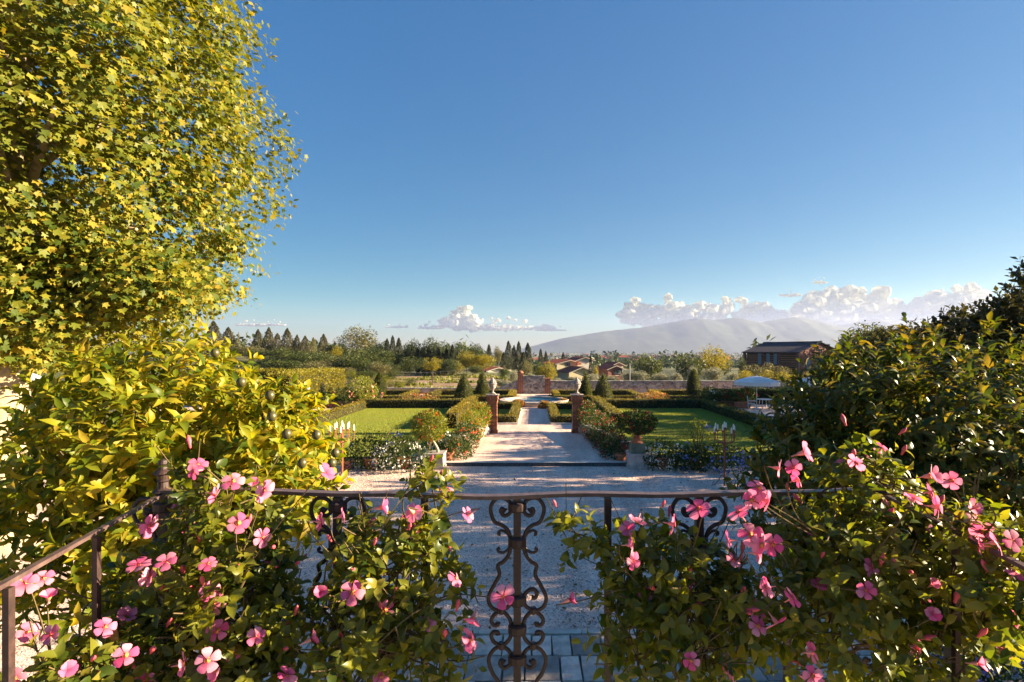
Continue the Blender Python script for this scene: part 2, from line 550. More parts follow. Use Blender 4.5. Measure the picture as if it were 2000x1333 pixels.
# loose stones lying on the near gravel
def loose(name, n, x0, x1, y0, y1, s0, s1, z, mat):
    v = np.array([(1, 0, 0), (0, 1, 0), (-1, 0, 0), (0, -1, 0), (0, 0, .7), (0, 0, -.5)], float)
    f = np.array([(0, 1, 4), (1, 2, 4), (2, 3, 4), (3, 0, 4)])
    u = rng.random(n)
    Y = y0 * (y1 / y0) ** u
    X = rng.uniform(x0, x1, n)
    P = np.stack([X, Y, np.full(n, z)], 1)
    D = unit(n); D[:, 2] *= .3
    Z = rng.normal(0, .35, (n, 3)); Z[:, 2] = 1
    o = inst(name, leaves_mesh(name, P, D, Z, rng.uniform(s0, s1, n), (v, [f]), mat), kind='stuff')
    return o
m, nt, out = mat_new('loose stones')
g_ = N(nt, 'ShaderNodeNewGeometry')
r_ = ramp(nt, [(0, (.22, .15, .15)), (.25, (.60, .44, .40)), (.7, (.86, .68, .60)), (1, (.95, .85, .78))])
nt.links.new(g_.outputs['Random Per Island'], r_.inputs[0])
p_ = N(nt, 'ShaderNodeBsdfPrincipled'); p_.inputs['Roughness'].default_value = .85
nt.links.new(r_.outputs[0], p_.inputs['Base Color']); nt.links.new(p_.outputs[0], out.inputs[0])
M_loose = m
loose('loose_gravel', 32000, -8, 7, 7.75, 18.9, .009, .022, .004, M_loose)

# ---- lawns: soil sheet plus blades
def lawn(x0, x1, y0, y1, n, z=.07):
    o = sheet('lawn', x0, x1, y0, y1, z, M_soil)
    P = np.stack([rng.uniform(x0, x1, n), rng.uniform(y0, y1, n), np.full(n, z)], 1)
    D = rng.normal(0, .45, (n, 3)); D[:, 2] = 1
    Nn = unit(n)
    s = rng.uniform(.025, .055, n)
    v = np.array([(0, -.28, 0), (0, .28, 0), (1, 0, 0)], float)
    g = inst('grass', leaves_mesh('grass', P, D, Nn, s, (v, [np.array([(0, 1, 2)])]), M_grass), kind='stuff')
    return o
lawn(-12.2, -3.9, 20.4, 37.4, 75000)
lawn(3.9, 12.2, 20.4, 37.4, 75000)
lawn(-24, -12.9, 20.5, 36.0, 40000)
for sx in (-1, 1):
    a, b = sorted((sx * 1.35, sx * 4.0)); lawn(a, b, 29.9, 36.6, 9000, .09)
    a, b = sorted((sx * 1.9, sx * 9.0)); lawn(a, b, 42.6, 48.2, 16000, .09)
    a, b = sorted((sx * 11.0, sx * 16.5)); lawn(a, b, 42.6, 48.2, 12000, .09)

# ---- ploughed field beyond the wall, with real furrows
M_field = surf('ploughed earth', (.20, .13, .08), (.34, .23, .14), scale=.7, bump=.6, dist=.1, bscale=6)
mb = MB()
nx, ny = 40, 68
V = []; 
for j in range(ny + 1):
    for k in range(nx + 1):
        x = -26 + 23 * k / nx; y = 54 + 34 * j / ny
        V.append((x, y, gz(x, y) + .05 + .09 * (j % 2) + random.uniform(-.03, .03)))
i = (np.arange(ny)[:, None] * (nx + 1) + np.arange(nx)[None, :]).ravel()
tag(inst('ploughed_field', np_mesh('ploughed_field', np.array(V), np.stack([i, i + 1, i + nx + 2, i + nx + 1], 1), M_field)), kind='structure')
n = 9000
X = rng.uniform(-26, -3, n); Y = rng.uniform(54, 90, n)
keep = noise3(np.stack([X * .16, Y * .5, X * 0], 1), 1, 3) > .45
X, Y = X[keep], Y[keep]; n = len(X)
D = rng.normal(0, .5, (n, 3)); D[:, 2] = 1
M_weed = leaf_mat('field weeds', [(.10, .13, .02), (.16, .18, .03), (.24, .21, .06)], (1.4, 1.3, .6), tmix=.45)
inst('field_weeds', leaves_mesh('field_weeds', np.stack([X, Y, tz(X, Y) + .05], 1), D, unit(n), rng.uniform(.15, .5, n), T_QUAD, M_weed), kind='stuff')

# ---- flagstone paving in front of the gravel, each slab a piece
M_flag = surf('flagstone', (.34, .28, .26), (.62, .52, .45), scale=6, rough=.8, bump=.8, dist=.02, bscale=16, obj_var=.45)
M_joint = surf('joint sand', (.16, .12, .09), (.24, .19, .14), scale=20, bump=.4)
pv = sheet('flagstone_paving', -5.2, 5.2, 4.2, 7.66, .012, M_joint)
yy = 7.64
for row in range(5):
    dp = random.uniform(.36, .58)
    x = -5.15 + random.uniform(0, .3)
    while x < 5.0:
        w = random.uniform(.27, .5)
        b = MB()
        b.box((0, 0, .02), (w - .022, dp - .022, .05), jit=.009, taper=.985)
        b.build('flagstone', M_flag, pv, (x + w / 2, yy - dp / 2, .01 + random.uniform(-.003, .006)))
        x += w
    yy -= dp
# pale kerb between paving and gravel
M_kerb = surf('kerb stone', (.48, .43, .38), (.66, .60, .54), scale=6, bump=.4, obj_var=.15)
kb = sheet('kerb', -5.2, 5.2, 7.67, 7.79, .006, M_joint)
x = -5.2
while x < 5.1:
    w = random.uniform(.5, .95)
    MB().box((0, 0, 0), (w - .012, .12, .09), jit=.004).build('kerb_stone', M_kerb, kb, (x + w / 2, 7.73, .02)); x += w

# ---- step with a dark riser across the walk
M_riser = surf('dark step riser', (.035, .035, .045), (.13, .13, .15), scale=26, bump=.5, detail=3)  # riser much darker than the treads
st = tag(MB().box((0, 19.12, .045), (7.3, .20, .17)).build('step', M_riser), kind='structure')
x = -3.65
while x < 3.5:
    w = random.uniform(.8, 1.2); w = min(w, 3.65 - x)
    MB().box((0, 0, 0), (w - .01, .3, .03), jit=.004).build('step_tread', M_kerb, st, (x + w / 2, 19.2, .118)); x += w

# ================================================================ mountains
prof = [(980, 690), (1040, 676), (1100, 661), (1178, 648), (1247, 641), (1298, 632), (1357, 622), (1394, 625), (1436, 621), (1482, 630), (1551, 619), (1592, 625), (1633, 637), (1700, 652), (1800, 672), (1900, 690)]
prof2 = [(1480, 690), (1560, 660), (1633, 637), (1712, 622), (1794, 635), (1960, 648), (2150, 640), (2400, 655), (2900, 690)]
M_mtn = surf('mountain woods', (.02, .035, .016), (.06, .075, .04), scale=.008, bump=0, coords='Object')
from mathutils import noise as mnoise
def mountain(name, pr, Y0, seed):
    px = np.linspace(pr[0][0], pr[-1][0], 260)
    py = np.interp(px, [a for a, b in pr], [b for a, b in pr])
    X = (px - 1043) / 1000 * Y0
    k = 31
    t = np.linspace(-1, 1, k)
    H = EYE - (py - 685) / 1000 * Y0 + 20
    Yr = Y0 + t * 900
    XX = np.repeat(X[None, :], k, 0) + np.zeros((k, 1))
    YY = np.repeat(Yr[:, None], len(px), 1)
    base = (1 - np.abs(t) ** 1.25)[:, None] * H[None, :]
    nz = np.array([mnoise.fractal(Vector((a * .0022, b_ * .0022, seed * 3.3)), 1.0, 2.1, 5) for a, b_ in zip(XX.ravel(), YY.ravel())]).reshape(XX.shape)
    nz2 = np.array([mnoise.fractal(Vector((a * .012, b_ * .012, seed * 5.1)), 1.0, 2.1, 4) for a, b_ in zip(XX.ravel(), YY.ravel())]).reshape(XX.shape)
    amp = (1 - np.abs(t))[:, None] * np.abs(t)[:, None]
    Z = -20 + np.maximum(base * (1 + .34 * nz * amp * 2), 0) + nz2 * 5 * (H[None, :] / 300) + nz * 2
    V = np.stack([XX, YY, Z], -1).reshape(-1, 3)
    n = len(px)
    i = (np.arange(k - 1)[:, None] * n + np.arange(n - 1)[None, :]).ravel()
    tag(inst(name, np_mesh(name, V, np.stack([i, i + 1, i + n + 1, i + n], 1), M_mtn, smooth=True)), kind='structure')
mountain('mountain', prof, 5000, 1)
mountain('mountain', prof2, 6100, 4)

# ================================================================ air
HAZE_D = 1.0e-4
hm = bpy.data.materials.new('haze air'); hm.use_nodes = True
hn = hm.node_tree; hn.nodes.clear()
ho = hn.nodes.new('ShaderNodeOutputMaterial')
hv = hn.nodes.new('ShaderNodeVolumePrincipled')
hv.inputs['Color'].default_value = (.52, .62, 1.0, 1)
hv.inputs['Density'].default_value = HAZE_D
hv.inputs['Anisotropy'].default_value = .25
hn.links.new(hv.outputs[0], ho.inputs['Volume'])
hb = MB().box((0, 3700, 200), (24000, 7560, 446)).build('haze', hm, kind='stuff')

# ================================================================ clouds, far beyond the mountains
def cloud_mat():
    m, nt, out = mat_new('cumulus')
    p = N(nt, 'ShaderNodeBsdfDiffuse'); p.inputs['Color'].default_value = (.58, .60, .49, 1)
    t = N(nt, 'ShaderNodeBsdfTranslucent'); t.inputs['Color'].default_value = (.58, .59, .48, 1)
    ms = N(nt, 'ShaderNodeMixShader'); ms.inputs[0].default_value = .35
    nt.links.new(p.outputs[0], ms.inputs[1]); nt.links.new(t.outputs[0], ms.inputs[2])
    lw = N(nt, 'ShaderNodeLayerWeight'); lw.inputs['Blend'].default_value = .5
    r = ramp(nt, [(.22, (0, 0, 0)), (.55, (.45, .45, .45)), (.88, (1, 1, 1))])
    nt.links.new(lw.outputs['Facing'], r.inputs[0])
    tr = N(nt, 'ShaderNodeBsdfTransparent')
    m2 = N(nt, 'ShaderNodeMixShader')
    nt.links.new(r.outputs[0], m2.inputs[0]); nt.links.new(ms.outputs[0], m2.inputs[1]); nt.links.new(tr.outputs[0], m2.inputs[2])
    nt.links.new(m2.outputs[0], out.inputs[0])
    return m
M_cloud = cloud_mat()
from mathutils import noise as mnoise
def cloud(px, py, w, h, n, label, Y=9300, seed=0, thin=False):
    r = np.random.default_rng(100 + seed)
    c = PT(px, py, Y)
    W = w / 1000 * Y; H = h * 1.2 / 1000 * Y
    b = MB()
    for i in range(n):
        u = r.uniform(-.5, .5)
        env = (1 - (2 * abs(u)) ** 2) ** .55
        zz = r.uniform(0, 1) ** 1.3 * env
        q = H * (.26 if not thin else .2) * r.uniform(.5, 1.0) * (1 - .45 * zz)
        b.ball((u * W, r.uniform(-.5, .5) * H * .5, zz * H * .8 + q * .3), (q * r.uniform(1, 1.7), q * 1.2, q * r.uniform(.75, 1)), 14, 10)
    nb = max(3, int(math.ceil(W / (H * .42))))
    for i in range(nb):
        u = -.47 + .94 * i / (nb - 1); b.ball((u * W, 0, H * .05), (W / nb * .85, H * .35, H * (.13 if not thin else .2) * (1 - .5 * abs(2 * u))), 14, 8)
    me0 = b.mesh('puffs', M_cloud)
    o0 = bpy.data.objects.new('puffs', me0); COL.objects.link(o0)
    rm = o0.modifiers.new('union', 'REMESH'); rm.mode = 'VOXEL'; rm.voxel_size = max(H / 36, W / 200)
    dg = bpy.context.evaluated_depsgraph_get(); ev = o0.evaluated_get(dg)
    me = bpy.data.meshes.new_from_object(ev)
    bpy.data.objects.remove(o0); bpy.data.meshes.remove(me0)
    for v, nn in zip(me.vertices, [Vector(q.normal) for q in me.vertices]):
        p = Vector(v.co) / H
        q = mnoise.fractal(p * 4.5 + Vector((seed * 7.1, 0, 0)), 1.0, 2.1, 4)
        v.co += nn * H * (.075 * q) + Vector((mnoise.noise(p * 3 + Vector((9, seed, 0))), 0, mnoise.noise(p * 3 + Vector((0, 5, seed))))) * H * .03
    me.materials.clear(); me.materials.append(M_cloud)
    me.polygons.foreach_set('use_smooth', [True] * len(me.polygons)); me.name = 'cloud'
    o = inst('cloud', me, None, c)
    tag(o, label, 'cloud', 'clouds along the horizon', 'thing')
cloud(1240, 628, 40, 46, 16, 'small upright cloud puff at the left end of the bank over the mountain', seed=1)
cloud(1300, 634, 84, 52, 34, 'rounded white cumulus over the long left shoulder of the mountain', seed=2)
cloud(1425, 632, 190, 50, 60, 'broad grey-bellied cloud resting above the twin mountain tops', seed=3)
cloud(1660, 636, 210, 78, 80, 'tallest cumulus heap towering over the highest mountain peak', seed=4)
cloud(1860, 636, 200, 72, 70, 'wide bright cloud bank behind the conifer hedge at far right', seed=5)
cloud(1543, 578, 36, 14, 9, 'small slanting wisp of cloud above the cumulus bank', seed=6, thin=True)
cloud(1602, 553, 22, 12, 7, 'tiny highest cloud fleck alone in the blue', seed=7, thin=True)
cloud(897, 641, 66, 44, 26, 'billowing white cloud low over the poplar wood', seed=8)
cloud(985, 643, 190, 26, 40, 'long low row of cream cloud puffs right of the poplar cloud', seed=9, thin=True)
cloud(838, 642, 38, 14, 9, 'small grey cloudlet just left of the poplar cloud', seed=10, thin=True)
cloud(508, 636, 96, 14, 14, 'thin cream cloud streak above the pointed conifers at left', seed=11, thin=True)
cloud(775, 640, 40, 10, 8, 'faint little cloud between the pale tall tree and poplars', seed=12, thin=True)
cloud(1075, 646, 60, 10, 9, 'last flat cloudlet at the right end of the low row', seed=13, thin=True)
# ================================================================ balcony and its iron railing
M_iron = surf('wrought iron', (.022, .012, .012), (.06, .032, .028), scale=30, rough=.5, bump=.35, dist=.002, spec=.4)
M_rail = surf('sky-sheen rail iron', (.06, .036, .036), (.14, .09, .085), scale=22, rough=.42, bump=.4, dist=.002, spec=.5)  # lighter than the balusters: sky reflection put into the colour
M_slab = surf('balcony stone', (.40, .36, .31), (.55, .50, .44), scale=5, bump=.3)
RY, RZ, FZ = 2.14, 3.70, 2.70
bal = thing('balcony', 'stone balcony floor slab carrying the iron railing', 'balcony', (0, 1.0, FZ))
MB().box((-.03, -.35, -.06), (3.3, 3.1, .12)).build('floor_slab', M_slab, bal)
MB().box((-.03, -.35, -.19), (3.1, 2.9, .138)).build('support', M_slab, bal)
rail = thing('balcony_railing', 'dark wrought iron balcony railing with scrolled balusters overgrown by pink flowers', 'railing', (0, RY, FZ))
hz = RZ - FZ
def sag(x): return -.028 * math.cos(min(1, abs(x + .05) / 1.6) * math.pi / 2) + .022
hp = [(x, .012 * math.sin(x * 5), hz + sag(x) + .004 * math.sin(x * 9)) for x in np.linspace(-1.55, 1.46, 26)]
mb = MB()
for a, b in zip(hp[:-1], hp[1:]): mb.bar(a, Vector(b) + (Vector(b) - Vector(a)) * .02, .04, .015)
mb.build('handrail', M_rail, rail)
for sx, x0, x1 in ((-1, -1.55, -1.29), (1, 1.46, 1.30)):
    MB().bar((x0, 0, hz), (x1, -1.14, hz), .019, .012).build('handrail', M_rail, rail)
K = .000695
def zx(dx, y): return (dx * K, 0, hz - .012 - (y - 222) * K)
s_up = [(-70, 308), (-92, 292), (-98, 312), (-80, 334), (-52, 326), (-36, 296), (-44, 256), (-80, 230), (-128, 234), (-160, 285), (-150, 345), (-128, 378), (-92, 392), (-56, 424), (-34, 486)]
s_curl1 = [(-42, 468), (-62, 440), (-92, 424), (-112, 432), (-112, 448), (-100, 448)]
s_curl2 = [(-38, 512), (-58, 540), (-84, 556), (-110, 552), (-118, 536), (-106, 528)]
s_mid = [(-34, 508), (-52, 568), (-82, 610), (-116, 634), (-108, 690), (-140, 752), (-172, 820), (-164, 872), (-128, 902), (-86, 898), (-52, 878), (-34, 836), (-60, 790), (-96, 776), (-118, 800), (-108, 828), (-86, 826)]
s_low1 = [(-34, 1004), (-44, 960), (-68, 926), (-96, 910), (-138, 930), (-156, 966), (-142, 992), (-118, 992), (-116, 976)]
s_low2 = [(-34, 1030), (-44, 1070), (-68, 1100), (-96, 1112), (-138, 1096), (-156, 1058), (-142, 1034), (-118, 1036), (-116, 1050)]
s_foot = [(-80, 1218), (-96, 1204), (-104, 1226), (-84, 1248), (-54, 1238), (-36, 1200), (-48, 1150), (-90, 1124), (-140, 1140), (-172, 1200), (-150, 1280), (-112, 1340), (-110, 1420), (-60, 1480), (-36, 1560)]
scrolls = [(s_up, .0085), (s_curl1, .006), (s_curl2, .006), (s_mid, .0085), (s_low1, .0085), (s_low2, .0085), (s_foot, .0085)]
sc_mesh = []
for sx in (1, -1):
    for pts, r in scrolls:
        P = spline([zx(a * sx, b) for a, b in pts], 7)
        n = len(P); rs = [r * (1.55 if i < 3 and len(pts) > 7 else (1.4 if i > n - 4 and pts[-1][1] != 1560 and pts[-1][1] != 486 else 1.0)) for i in range(n)]
        m_ = MB(); m_.tube(P, rs, 8, flat=.8)
        sc_mesh.append(m_.mesh('scroll', M_iron, smooth=True))
m_ = MB(); m_.box((0, 0, hz / 2 - .006), (.031, .031, hz - .01)); post_mesh = m_.mesh('baluster', M_iron)
m_ = MB(); m_.lathe([(.024, -.022), (.031, -.014), (.031, .014), (.024, .022)], n=12, sx=1.25); collar_mesh = m_.mesh('collar', M_iron, smooth=False)
m_ = MB(); m_.lathe([(.012, -.014), (.0155, -.008), (.0155, .008), (.012, .014)], n=8); tie_mesh = m_.mesh('tie', M_iron)
m_ = MB(); m_.box((0, 0, hz / 2 - .01), (.028, .028, hz - .012)); bar_mesh = m_.mesh('bar', M_iron)
def ornate(x, y=0, rz=0):
    p = inst('baluster', post_mesh, rail, (x, y, 0), rot=(0, 0, rz))
    for me in sc_mesh: inst('scroll', me, p)
    for zz in (280, 492, 840, 1016, 1196): inst('collar', collar_mesh, p, zx(0, zz))
    for dx in (-95, 95):
        for zz in (904, 1116): inst('tie', tie_mesh, p, zx(dx, zz))
for x in (-.82, -.07, .69): ornate(x)
ornate(-1.55, 0, math.radians(10)); ornate(1.46, 0, math.radians(-10))
for x in (-1.19, -.456, .308, 1.06): inst('bar', bar_mesh, rail, (x, 0, 0))
for t in (.39, .71, 1.0):
    inst('bar', bar_mesh, rail, (-1.55 + .26 * t, -1.14 * t, 0), scale=(.62, .62, 1)); inst('bar', bar_mesh, rail, (1.46 - .16 * t, -1.14 * t, 0), scale=(.62, .62, 1))
for x in (-1.55, 1.46):
    f = MB(); f.lathe([(.0, 0), (.034, .0), (.040, .006), (.022, .022), (.019, .045), (.024, .05), (.019, .056), (.022, .075), (.036, .082), (.03, .09), (.018, .1), (.014, .112), (.02, .122), (.016, .136), (.0, .142)], n=14)
    f.build('finial', M_iron, rail, (x, 0, hz + .006), smooth=False)

# ================================================================ brick gate pillars with stone urns
M_brick = surf('old brick', (.22, .075, .045), (.42, .17, .10), scale=7, rough=.9, bump=.5, dist=.006, bscale=40, obj_var=.35)
M_mortar = surf('lime mortar', (.42, .34, .27), (.55, .46, .37), scale=20, bump=.4)
M_urn = surf('weathered urn stone', (.10, .08, .085), (.32, .26, .25), scale=7, rough=.9, bump=.5, c3=(.46, .39, .35))
_b = MB(); _b.box((0, 0, 0), (.305, .145, .064), jit=.003); brick_me = _b.mesh('brick', M_brick)
_b = MB(); _b.box((0, 0, 0), (.35, .17, .066), jit=.003); brick_big = _b.mesh('brick', M_brick)
def pillar(x, y, label, z0=.06):
    t = thing('brick_pillar', label, 'gate pillar', (x, y, z0), 'brick gate pillars')
    MB().box((0, 0, 1.0), (.42, .42, 2.0)).build('mortar_core', M_mortar, t)
    z = .04; k = 0
    while z < 1.93:
        a = .46; me = brick_me
        if z > 1.58: a = .46 + .045 * (1 + int((z - 1.58) / .076)) if z < 1.82 else .56
        if z > 1.58: me = brick_big
        if z < .16: a = .54; me = brick_big
        L = .305 if me is brick_me else .35; D = .145 if me is brick_me else .17
        for q in range(4):
            an = q * math.pi / 2
            off = (a / 2 - D / 2, a / 2 - L / 2) if k % 2 else (a / 2 - D / 2, -(a / 2 - L / 2))
            p = Matrix.Rotation(an, 3, 'Z') @ Vector((off[0], off[1], 0))
            inst('brick', me, t, (p.x, p.y, z), rot=(0, 0, an + math.pi / 2))
        z += .0755; k += 1
    MB().box((0, 0, 0), (.66, .66, .05), jit=.006).build('cap_slab', M_urn, t, (0, 0, 1.965))
    return t
def urn(x, y, z, label):
    t = thing('stone_urn', label, 'urn', (x, y, z), 'stone urns on the gate pillars')
    b = MB(); b.box((0, 0, .03), (.3, .3, .06)); b.lathe([(.13, .06), (.12, .09), (.07, .12), (.055, .2), (.075, .24), (.15, .33), (.195, .45), (.20, .5), (.235, .53), (.235, .56), (.20, .575)], n=20)
    b.build('urn_bowl', M_urn, t, smooth=False)
    b = MB()
    for i in range(9):
        a = i * .698
        b.ball((.11 * math.cos(a), .11 * math.sin(a), .61), .085, 9, 7)
    for i in range(5):
        a = i * 1.2566; b.ball((.06 * math.cos(a), .06 * math.sin(a), .70), .08, 9, 7)
    b.ball((0, 0, .79), (.075, .075, .085), 10, 7)
    b.build('fruit_heap', M_urn, t, smooth=True)
PX = [(-2.13, 26.3), (2.2, 26.3)]
pillar(*PX[0], 'sunlit brick gate pillar left of the gravel walk beside orange flowers')
pillar(*PX[1], 'shaded brick gate pillar right of the gravel walk with dark red flowers')
urn(PX[0][0], PX[0][1], 2.05, 'pale stone fruit urn topping the left brick gate pillar')
urn(PX[1][0], PX[1][1], 2.05, 'stone fruit urn topping the right brick gate pillar')
# low stone walls splayed from pillars
M_rubble = surf('rubble stone', (.16, .14, .15), (.40, .36, .34), scale=3, rough=.9, bump=.6, dist=.03, bscale=14, obj_var=.3)
M_rub2 = leaf_mat('rubble stones mixed', [(.10, .09, .11), (.24, .21, .21), (.38, .34, .31), (.50, .44, .38), (.30, .18, .13)], (0, 0, 0), rough=.9, tmix=0.0)
def rubble_wall(name, label, a, b, h, th, z0=0.0, stones=500, size=(.12, .34), cat='wall', coping=True, h2=None):
    a = Vector((*a, z0)); b = Vector((*b, z0)); d = (b - a); L = d.length; ang = math.atan2(d.y, d.x)
    t = thing(name, label, cat, a, rz=ang)
    MB().box((L / 2, 0, h / 2), (L, th, h)).build('wall_core', M_mortar, t)
    u = MB()
    n = stones
    for i in range(n):
        s = random.uniform(*size); q = random.uniform(.5, .8) * s
        side = random.choice((-1, -1, 1))
        u.box((random.uniform(.05, L - .05), side * th / 2, random.uniform(q / 2, h - q / 2)), (s, .10 + random.uniform(0, .05), q), jit=.03)
    u.build('rubble_stone', M_rub2, t, kind='stuff')
    if coping:
        x = 0
        while x < L - .05:
            w = min(random.uniform(.35, .6), L - x)
            MB().box((0, 0, 0), (w - .01, th + .14, .09), jit=.012).build('coping_stone', M_rubble, t, (x + w / 2, 0, h + .045)); x += w
    return t
rubble_wall('low_wall', 'low sunlit stone wall between the left pillar and the red flowers', (-3.75, 20.4), (-2.42, 26.1), .55, .3, .0, 160, (.15, .35))
rubble_wall('low_wall', 'low shaded stone wall between the right pillar and the red flowers', (2.48, 26.1), (3.75, 20.4), .55, .3, .0, 160, (.15, .35))

# ================================================================ boundary wall at the far end
rubble_wall('garden_wall', 'long grey rubble stone wall behind the right-hand topiary beds', (1.6, 50.2), (27, 50.2), 1.25, .4, 0, 2600, (.14, .42))
rubble_wall('garden_wall', 'low dark stone wall between left topiary beds and ploughed field', (-27, 50.2), (-1.6, 50.2), .55, .4, 0, 1300, (.14, .42))
gate_w = rubble_wall('gate_wall', 'tall rubble stone panel closing the end of the garden walk', (-1.05, 50.15), (1.05, 50.15), 1.75, .34, 0, 420, (.14, .36))
for x, hh, lab in ((-1.33, 2.1, 'tall brick pier left of the stone end panel with rounded top'), (1.33, 1.55, 'short brick pier right of the stone end panel')):
    t = thing('brick_pier', lab, 'brick pier', (x, 50.1, 0), 'brick piers at the end of the walk')
    MB().box((0, 0, hh / 2 - .02), (.44, .44, hh - .04)).build('mortar_core', M_mortar, t)
    z = .04; k = 0
    while z < hh - .02:
        for q in range(4):
            an = q * math.pi / 2
            off = (.5 / 2 - .0725, .5 / 2 - .1525) if k % 2 else (.5 / 2 - .0725, -(.5 / 2 - .1525))
            p = Matrix.Rotation(an, 3, 'Z') @ Vector((off[0], off[1], 0))
            inst('brick', brick_me, t, (p.x, p.y, z), rot=(0, 0, an + math.pi / 2))
        z += .0755; k += 1
    if hh > 2: MB().lathe([(.3, 0), (.3, .06), (.26, .16), (.16, .24), (0.02, .27)], n=14).build('dome_cap', M_brick, t, (0, 0, hh - .03))
    else: MB().box((0, 0, 0), (.6, .6, .06), jit=.01).build('cap_slab', M_brick, t, (0, 0, hh + .01))
# sloping wings rising to the piers
M_rw = M_rubble
for sx, lab in ((-1, 'sloping stone wing wall rising to the tall brick pier'), (1, 'sloping stone wing wall falling from the short brick pier')):
    t = thing('wing_wall', lab, 'wall', (sx * 1.58, 50.25, 0), 'wing walls')
    b = MB(); hi = 1.45 if sx < 0 else 1.4; lo = .62 if sx < 0 else 1.27
    L = 1.9
    b.add([(0, -.24, 0), (sx * L, -.24, 0), (sx * L, -.24, lo), (0, -.24, hi), (0, .24, 0), (sx * L, .24, 0), (sx * L, .24, lo), (0, .24, hi)], [(0, 1, 2, 3), (4, 7, 6, 5), (3, 2, 6, 7), (1, 5, 6, 2), (0, 3, 7, 4), (0, 4, 5, 1)])
    b.build('wall_core', M_mortar, t)
    u = MB()
    for i in range(130):
        x = random.uniform(.1, L - .1); top = hi + (lo - hi) * x / L
        s = random.uniform(.14, .34); q = s * .6
        u.box((sx * x, -.25, random.uniform(q / 2, top - q / 2)), (s, .1, q), jit=.03)
    u.build('rubble_stone', M_rub2, t, kind='stuff')

# ================================================================ round pool
M_pool_stone = surf('pool stone', (.34, .27, .24), (.58, .48, .42), scale=4, bump=.4)
M_water, nt, out = mat_new('pool water')
p_ = N(nt, 'ShaderNodeBsdfPrincipled'); p_.inputs['Base Color'].default_value = (.02, .15, .30, 1); p_.inputs['Roughness'].default_value = .08; p_.inputs['Specular IOR Level'].default_value = .18
nz_ = N(nt, 'ShaderNodeTexNoise'); nz_.inputs['Scale'].default_value = 3
b_ = N(nt, 'ShaderNodeBump'); b_.inputs['Strength'].default_value = .12; b_.inputs['Distance'].default_value = .05
nt.links.new(nz_.outputs['Fac'], b_.inputs['Height']); nt.links.new(b_.outputs[0], p_.inputs['Normal']); nt.links.new(p_.outputs[0], out.inputs[0])
pool = thing('round_pool', 'round stone rimmed pool of blue water at the end of the walk', 'pool', (0, 40.6, .05))
MB().lathe([(2.62, 0), (2.62, .24), (2.72, .24), (2.72, .32), (2.3, .32), (2.3, .0)], n=48, caps=False).build('stone_basin', M_pool_stone, pool)
MB().lathe([(0.01, .26), (2.29, .26)], n=48, caps=False).build('water', M_water, pool)
for k in range(24):
    a = 2 * math.pi * (k + .5) / 24
    MB().box((0, 0, 0), (.44, .645, .07), jit=.008).build('rim_stone', M_pool_stone, pool, (2.5 * math.cos(a), 2.5 * math.sin(a), .356)).rotation_euler = (0, 0, a)
fs = MB(); fs.lathe([(.18, 0), (.18, .4), (.1, .45), (.1, .7), (.34, .8), (.38, .88), (.36, .9), (.05, .86)], n=16)

# ================================================================ candelabra
M_rust = surf('rusty iron', (.20, .055, .03), (.36, .13, .07), scale=25, rough=.7, bump=.4, dist=.004)
M_wax = surf('candle wax', (.78, .74, .66), (.86, .83, .76), scale=6, bump=0, rough=.5)
def candelabrum(x, y, label):
    t = thing('garden_candelabrum', label, 'candelabrum', (x, y, 0), 'iron candelabra on the gravel')
    b = MB(); b.tube([(0, 0, .02), (0, 0, 1.5)], .027, 8); b.tube([(.02, 0, .2), (.035, .01, .8), (.028, 0, 1.3)], .012, 6)
    b.ball((0, 0, 1.36), .045, 10, 7); b.ball((0, 0, .5), .04, 10, 7); b.tube([(0, 0, 1.5), (0, 0, 1.84)], [.026, .014], 8)
    b.build('stem', M_rust, t)
    for k in range(3):
        a = k * 2.094 + .5; c, s = math.cos(a), math.sin(a)
        q = spline([(.02 * c, .02 * s, .34), (.12 * c, .12 * s, .3), (.2 * c, .2 * s, .14), (.3 * c, .3 * s, .02), (.36 * c, .36 * s, .05), (.33 * c, .33 * s, .11), (.28 * c, .28 * s, .08)], 4)
        MB().tube(q, .013, 6).build('foot', M_rust, t)
    for k in range(8):
        a = k * math.pi / 4 + .25; c, s = math.cos(a), math.sin(a); R = .36 if k % 2 == 0 else .27; H = 1.70 if k % 2 == 0 else 1.78
        q = spline([(.015 * c, .015 * s, 1.34), (.12 * c, .12 * s, 1.38), (.9 * R * c, .9 * R * s, 1.42), (1.02 * R * c, 1.02 * R * s, 1.54), (R * c, R * s, H)], 5)
        m1 = MB(); m1.tube(q, .013, 6); m1.lathe([(.014, -.02), (.045, .0), (.05, .025), (.03, .03)], (R * c, R * s, H), 10)
        arm = m1.build('arm', M_rust, t)
        MB().lathe([(.026, .0), (.026, .15), (.018, .17), (.003, .2)], (R * c, R * s, H + .025), 8).build('candle', M_wax, arm)
    MB().lathe([(.014, -.02), (.05, .0), (.052, .025), (.03, .03)], (0, 0, 1.84), 10).build('centre_cup', M_rust, t)
    MB().lathe([(.028, 0), (.028, .15), (.018, .17), (.003, .2)], (0, 0, 1.868), 8).build('candle', M_wax, t)
candelabrum(*(PT(668, 0, 16.4).xy), 'rusty iron candelabrum with white candles by the yellow citrus bush')
candelabrum(*(PT(1415, 0, 16.2).xy), 'rusty iron candelabrum with white candles before the blue flowers')

